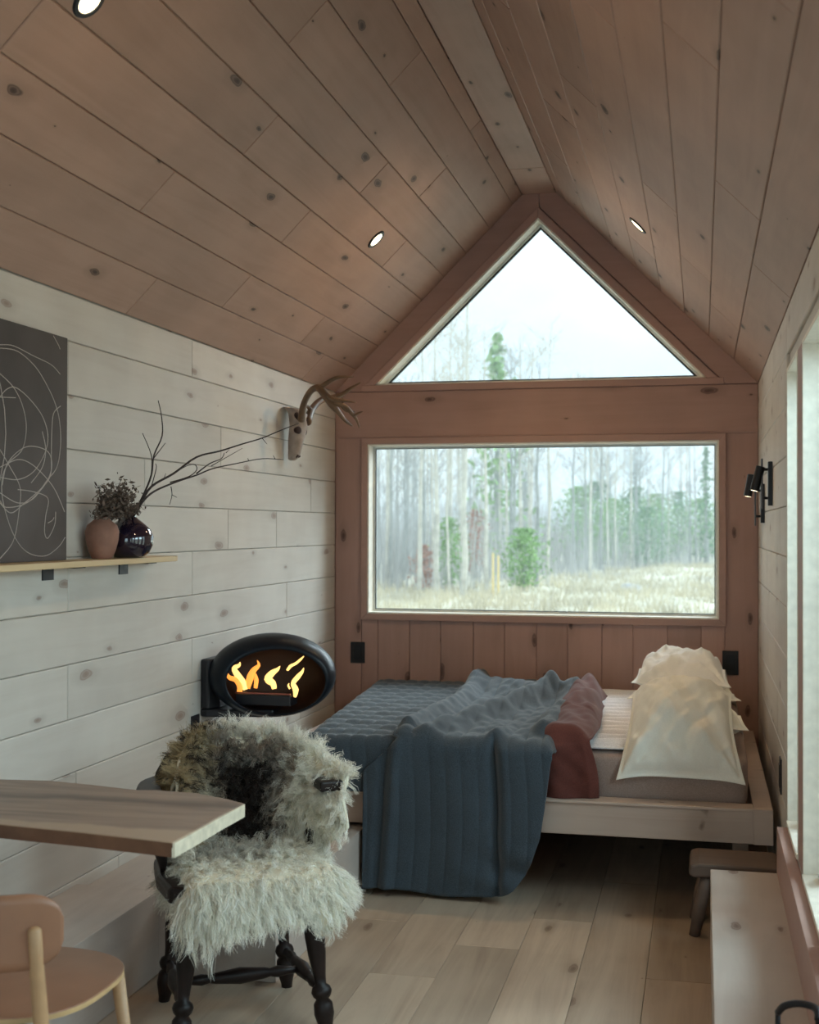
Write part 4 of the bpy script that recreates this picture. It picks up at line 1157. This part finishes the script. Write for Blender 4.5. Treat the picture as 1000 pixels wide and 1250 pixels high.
me.loops.add(Fq.size); me.loops.foreach_set('vertex_index', Fq.astype(np.int32).ravel())
me.polygons.add(len(Fq)); me.polygons.foreach_set('loop_start', (np.arange(len(Fq)) * 4).astype(np.int32)); me.update(calc_edges=True)
scol = col[ci] * rng.uniform(.8, 1.12, (NS, 1)); cc_ = np.ones((NS, kv, 4)); cc_[:, :, :3] = scol[:, None]
td = tipdark[ci]; cc_[td, 8:, :3] = np.array([.03, .02, .015])
ca_ = me.color_attributes.new('wool', 'FLOAT_COLOR', 'POINT'); ca_.data.foreach_set('color', np.clip(cc_, 0, 1).astype(np.float32).ravel())
fo = link('fleece', me, M['fur'], ssk); fo['kind'] = 'stuff'

# ------------------------------------------------------------------ modern plywood chair, front left
M['ply'] = mat_plain('tan plywood veneer', (.29, .14, .08), .42, noise=.12, scale=7)
M['plyedge'] = mat_plain('pale plywood edge', (.50, .33, .16), .5)
M['ash'] = mat_plain('light ash wood', (.42, .25, .13), .45, noise=.12, scale=20)
PCn = Vector((.500, 2.575, 0))
mc = thing('plywood_chair', 'tan plywood chair tucked under the slab table, bottom left', 'chair', PCn)
sp_ = []
for i in range(48):
    a = 2 * PI * i / 48; c, s_ = math.cos(a), math.sin(a)
    e = .72
    sp_.append((PCn.x + math.copysign(abs(c) ** e, c) * .252, PCn.y + math.copysign(abs(s_) ** e, s_) * .225))
part('seat', MB().prism(sp_, lambda p, z: (p[0], p[1], z), .4385, .450), M['ply'], mc, bevel=.002)
part('seat_edge', MB().prism([(PCn.x + (x - PCn.x) * 1.0015, PCn.y + (y - PCn.y) * 1.0015) for x, y in sp_], lambda p, z: (p[0], p[1], z), .437, .4475), M['plyedge'], mc, label='pale plywood edge band')


def bk(u, v, o=0):
    a = (u - .5) * 2; xx = a * .262
    e = max(0, (abs(a) - .74) / .26); hh = math.sqrt(max(0, 1 - e * e)) if e > 0 else 1
    z = .640 + (v - .5) * .15 * (.30 + .70 * hh) + .004 * a * a
    return Vector((PCn.x + xx, 2.275 + .085 * abs(a) ** 2.2 - .02 * (z - .67) * 4 * 0 + o, z))


q = MB(); nu2, nv2 = 72, 8
q.grid(lambda u, v: bk(u, v, 0), nu2, nv2)
part('backrest', q, M['ply'], mc, smooth=True, solid=.012)
for sx in (-1, 1):
    top = Vector((PCn.x + sx * .222, 2.318, .655)); mid_ = Vector((PCn.x + sx * .215, 2.36, .44)); bot = Vector((PCn.x + sx * .235, 2.31, 0))
    part('leg', MB().tube([bot, mid_, Vector((PCn.x + sx * .218, 2.335, .56)), top - Vector((0, .0, .006)), top], [.012, .016, .015, .0135, .008], 14), M['ash'], mc, smooth=True)
    part('leg', MB().tube([Vector((PCn.x + sx * .245, 2.77, 0)), Vector((PCn.x + sx * .205, 2.72, .437))], [.011, .016], 14), M['ash'], mc, smooth=True)
for yy in (2.36, 2.70): part('cross_bar', MB().box((PCn.x - .2, yy, .415), (PCn.x + .2, yy + .02, .436)), M['dark'], mc)

# black iron handle basket on the bench at the right edge
bk_ = thing('black_metal_basket', 'black bent-metal bars on the bench at the lower right edge', 'basket', (2.2, 2.95, .27))
P = [on_y(950, 1236, 2.95), on_y(957, 1224, 2.95), on_y(972, 1217, 2.95), on_y(988, 1216, 2.95), on_y(1004, 1219, 2.95), on_y(1018, 1226, 2.95)]
P = [Vector((min(p.x, 2.252), p.y - .10 * i / 5, p.z)) for i, p in enumerate(P)]
part('handle', MB().tube(smooth_poly(P, 4), .008, 10), M['dark'], bk_, smooth=True)
zb = .274
p0, p1 = P[0], P[-1]
part('foot', MB().tube([p0, Vector((p0.x - .002, p0.y, zb + .01))], .006, 8).tube([p1, Vector((p1.x, p1.y, zb + .01))], .006, 8).tube([Vector((p0.x, p0.y, zb + .004)), Vector((2.25, 2.85, zb + .004)), Vector((2.25, 2.70, zb + .004)), Vector((2.12, 2.72, zb + .004)), Vector((p0.x, p0.y, zb + .004))], .005, 8), M['dark'], bk_, smooth=True)

# ------------------------------------------------------------------ outside
GZ = -.6
M['grass'] = mat_plain('dry meadow', (.60, .57, .46), .95, noise=.3, scale=.35)  # grass, bark and brush base colours lightened to hold the overexposed haze
M['tuft'] = mat_plain('dry grass blades', (.66, .60, .46), .9, noise=.3, scale=.6)
M['bark1'] = mat_plain('pale bark', (.66, .64, .58), .9, noise=.25, scale=3)
M['bark2'] = mat_plain('grey bark', (.40, .42, .42), .9, noise=.3, scale=3)
M['brush'] = mat_plain('grey brushwood', (.50, .50, .50), .95, noise=.3, scale=.3)
M['green'] = mat_plain('young pine needles', (.30, .48, .20), .9, noise=.4, scale=2)
M['dgreen'] = mat_plain('evergreen foliage', (.22, .36, .22), .9, noise=.4, scale=1)
M['russet'] = mat_plain('russet leaves', (.50, .30, .24), .9, noise=.3, scale=3)


def gh(x, y): return GZ + .10 * math.sin(x * .31 + 1) * math.sin(y * .23) + .05 * math.sin(x * .9 + y * .7) + max(0, (y - 75)) * .02


q = MB().grid(lambda u, v: (-60 + 110 * u, -12 + 160 * v, gh(-60 + 110 * u, -12 + 160 * v) if -12 + 160 * v > 10 else GZ), 90, 130)
gr = q.build('ground', M['grass'], smooth=True); tag(gr, kind='structure', label='dry tan meadow outside the window')


def edge_y(x): return 37 + max(0, (x + 6.0)) * 4.3          # the wood starts here


q = MB()
for k in range(6500):
    y = rng.uniform(24, 74); x = CX + (y) * rng.uniform(-.30, .04)
    if y > edge_y(x) + 6: continue
    z = gh(x, y); h = rng.uniform(.08, .32) * (1.6 if rng.uniform() < .1 else 1)
    for j in range(4):
        a = rng.uniform(0, 6.28); w_ = .02; dx_, dy_ = math.cos(a), math.sin(a); ln = rng.uniform(-.12, .12, 2)
        bx, by = x + rng.uniform(-.15, .15), y + rng.uniform(-.15, .15)
        q.add([(bx - dx_ * w_, by - dy_ * w_, z - .03), (bx + dx_ * w_, by + dy_ * w_, z - .03), (bx + ln[0], by + ln[1], z + h)], [(0, 1, 2)])
o = q.build('meadow_grass', M['tuft']); tag(o, 'pale dry grass tufts across the meadow', 'grass', kind='stuff')


def tree_mesh(name, h, r, seed, mat, lean=.04, low=.45, nb=16):
    rg = random.Random(seed); q = MB(); pts = []; x = y = 0
    for i in range(9):
        pts.append(Vector((x, y, h * i / 8))); x += rg.uniform(-1, 1) * lean * h / 8 * 1.5; y += rg.uniform(-1, 1) * lean * h / 8
    rad = [max(.008, r * (1 - .82 * i / 8)) for i in range(9)]
    q.tube(pts, rad, 7)

    def at(t):
        f = t * 8; i = min(7, int(f)); return pts[i].lerp(pts[i + 1], f - i)
    for b in range(nb):
        t = rg.uniform(low, .97); p = at(t); az = rg.uniform(0, 6.28); el = rg.uniform(.35, 1.1); ln = h * rg.uniform(.10, .24) * (1.15 - t * .6)
        d = Vector((math.cos(az) * math.cos(el), math.sin(az) * math.cos(el), math.sin(el)))
        p2 = p + d * ln * .5 + Vector((0, 0, .03 * ln)); p3 = p2 + (d + Vector((0, 0, .4))).normalized() * ln * .5
        rr = r * .28 * (1 - t * .5); q.tube([p, p2, p3], [rr, rr * .6, .006], 4)
        for s_ in range(6):
            t2 = rg.uniform(.25, 1); s0 = p.lerp(p3, t2); az2 = az + rg.uniform(-1.2, 1.2); e2 = rg.uniform(.1, 1.2); l2 = ln * rg.uniform(.2, .45)
            q.tube([s0, s0 + Vector((math.cos(az2) * math.cos(e2), math.sin(az2) * math.cos(e2), math.sin(e2))) * l2], [.010, .005], 3)
    me_ = bpy.data.meshes.new(name); me_.from_pydata([tuple(v_) for v_ in q.v], [], q.f); me_.materials.append(mat); return me_


tms = [tree_mesh('bare_tree', hh, r_, i, M['bark1'] if i % 2 == 0 else M['bark2'], low=lw) for i, (hh, r_, lw) in enumerate([(8.8, .085, .5), (8.0, .07, .35), (9.5, .10, .55), (7.2, .055, .3), (8.4, .06, .4), (7.6, .08, .45)])]


def add_tree(x, y, mi, s, rz, label, group):
    o = bpy.data.objects.new('bare_tree', tms[mi]); C.objects.link(o); o.location = (x, y, gh(x, y) - .05); o.scale = (s, s, s); o.rotation_euler = (0, 0, rz)
    tag(o, label, 'tree', group)


# thin scatter volume added over meadow and wood to give an overexposed look
hz_m = bpy.data.materials.new('haze_volume'); hz_m.use_nodes = True; hn = hz_m.node_tree; hn.nodes.clear()
ho = hn.nodes.new('ShaderNodeOutputMaterial'); hv = hn.nodes.new('ShaderNodeVolumeScatter'); hv.inputs['Color'].default_value = (.93, .98, 1, 1); hv.inputs['Density'].default_value = .0035
hn.links.new(hv.outputs[0], ho.inputs['Volume'])
mo_ = MB().box((-70, 12, -1.5), (60, 150, 14)).build('haze_volume', hz_m); tag(mo_, 'scatter volume added to wash out the outdoor view', 'haze_volume', kind='stuff')

# the trunks that stand out in the window, each where it stands
lead = [(478, 41, 1, 1.0, 'dark leaning bare tree at the left edge of the picture window'), (512, 39, 0, 1.0, 'pale bare tree second from the left window edge'), (534, 38.5, 2, .92, 'straight pale trunk left of the red-brown bush gap'),
        (566, 38, 2, 1.05, 'thickest pale tree left of the two wooden stakes'), (595, 40, 0, .95, 'slender pale tree just behind the two stakes'), (627, 44, 3, 1.1, 'thin grey tree right of the two stakes'),
        (655, 43, 5, 1.0, 'dark forked tree above the green sapling'), (668, 44, 4, 1.05, 'pale tree directly right of the green sapling'), (720, 50, 0, .9, 'pale tree standing in front of the evergreen thicket'),
        (700, 58, 1, 1.1, 'grey tree at the left end of the evergreen thicket'), (733, 62, 5, 1.1, 'tall grey tree rising behind the evergreen thicket'), (752, 60, 4, .9, 'thin pale tree in the middle of the thicket'),
        (808, 66, 3, 1.2, 'thin tree on the right of the evergreen thicket'), (770, 64, 2, .9, 'grey trunk right of centre in the thicket')]
for (px, y, mi, s, lb) in lead:
    p = on_y(px, 640, y); add_tree(p.x, y, mi, s, random.uniform(0, 6), lb, None)
n_t = 0
while n_t < 170:
    y = random.uniform(38, 105); x = CX + y * random.uniform(-.31, .035)
    if y < edge_y(x): continue
    add_tree(x, y, random.randrange(6), random.uniform(.75, 1.1), random.uniform(0, 6.28), 'bare winter tree standing deep in the wood beyond the meadow', 'bare trees deep in the wood'); n_t += 1

q = MB()
for k in range(11000):
    y = rng.uniform(39, 120); x = CX + y * rng.uniform(-.33, .05)
    if y < edge_y(x) + 1: continue
    z = gh(x, y); h = rng.uniform(.8, 4.2); w_ = rng.uniform(.012, .03); a = rng.uniform(0, 3.14)
    lx, ly = rng.normal(0, .12, 2) * h
    q.add([(x - w_ * math.cos(a), y - w_ * math.sin(a), z), (x + w_ * math.cos(a), y + w_ * math.sin(a), z), (x + lx, y + ly, z + h)], [(0, 1, 2)])
o = q.build('brushwood', M['brush']); tag(o, 'grey leafless undergrowth filling the wood', 'undergrowth', kind='stuff')


def bush(name, label, cat, px, pyb, y, h, w_, mat, cone=False, group=None, nleaf=1500, z0=None):
    p = on_y(px, pyb, y); x = p.x; z = gh(x, y) if z0 is None else z0
    t = thing(name, label, cat, (x, y, z), group)
    part('trunk', MB().tube([(x, y, z - .05), (x, y, z + h * .95)], [h * .02 + .02, .01], 6), M['bark2'], t)
    q = MB()
    for k in range(nleaf):
        f = rng.uniform(0, 1) ** .8
        rad = w_ / 2 * ((1 - f) * .95 + .05 if cone else math.sin(PI * (f * .86 + .1)) ** .7)
        a = rng.uniform(0, 6.28); rr = rad * min(1.5, abs(rng.normal(0, .55)) + .15); c = Vector((x + rr * math.cos(a), y + rr * math.sin(a), z + h * (.06 + .94 * f)))
        s_ = rng.uniform(.04, .09) * max(1, h / 3); d = Vector(rng.normal(0, 1, 3)).normalized() * s_; e = d.cross(Vector(rng.normal(0, 1, 3))).normalized() * s_ * .5
        q.add([c - d, c + e, c + d, c - e], [(0, 1, 2, 3)])
    f_ = part('foliage', q, mat, t); f_['kind'] = 'stuff'


bush('pine_sapling', 'bright green young pine right of the two wooden stakes', 'tree', 640, 700, 41, 2.0, 1.5, M['green'])
bush('pine_sapling', 'pale green sapling among the trunks at the left of the window', 'tree', 548, 700, 42, 2.4, 1.2, M['green'], nleaf=900)
bush('beech_shrub', 'small russet shrub at the far left of the wood', 'shrub', 517, 700, 40, 1.5, .8, M['russet'], nleaf=600)
bush('beech_shrub', 'russet brown shrub between two pale trunks', 'shrub', 580, 650, 48, 2.6, 1.1, M['russet'], nleaf=700)
for i, (px, y, h) in enumerate([(706, 66, 4.2), (728, 72, 4.6), (750, 70, 3.6), (775, 76, 4.4), (800, 74, 4.0), (828, 80, 4.2), (855, 78, 3.8), (790, 64, 3.0)]):
    bush('evergreen_shrub', ['dark evergreen at the left end of the thicket', 'taller evergreen second from the left of the thicket', 'low evergreen third in the thicket', 'rounded evergreen at the middle of the thicket', 'evergreen right of the middle of the thicket',
                             'evergreen second from the right window edge', 'evergreen nearest the right window edge', 'low evergreen standing in front of the thicket'][i], 'shrub', px, 650, y, h, 3.2, M['dgreen'] if i % 2 else M['green'], nleaf=1600, group=None)
bush('tall_pine', 'tall feathery pine showing in the gable window', 'tree', 607, 600, 62, 11.6, 5.4, M['green'], cone=True, nleaf=520)
bush('tall_pine', 'tall thin pine at the right end of the picture window', 'tree', 862, 600, 76, 6.8, 2.2, M['dgreen'], cone=True, nleaf=420)
M['stake'] = mat_plain('pale timber stake', (.85, .68, .34), .8)
for px, h, lb in ((602, 1.32, 'left wooden stake standing in the meadow'), (608.5, 1.25, 'right wooden stake standing in the meadow')):
    p = on_y(px, 700, 37.3); z = gh(p.x, 37.3)
    o = MB().prism([(p.x - .03, z - .1), (p.x + .03, z - .1), (p.x + .03, z + h), (p.x, z + h + .03), (p.x - .03, z + h)], lambda a, b: (a[0], b, a[1]), 37.27, 37.33).build('wooden_stake', M['stake'], org=(p.x, 37.3, z)); tag(o, lb, 'stake')
p = on_y(768, 725, 42); z = gh(p.x, 42)
q = MB().grid(lambda u, v: (p.x + .5 * math.cos(2 * PI * u) * math.sin(PI * v / 2) * (1 + .1 * math.sin(9 * u)), 42 + .3 * math.sin(2 * PI * u) * math.sin(PI * v / 2), z - .05 + .3 * math.cos(PI * v / 2) * (1 + .2 * math.sin(u * 19))), 24, 8)
o = q.build('pale_rock', mat_plain('pale rock', (.6, .6, .6), .9, noise=.2, scale=4), smooth=True, org=(p.x, 42, z)); tag(o, 'pale rock lying in the dry grass', 'rock')

clean()
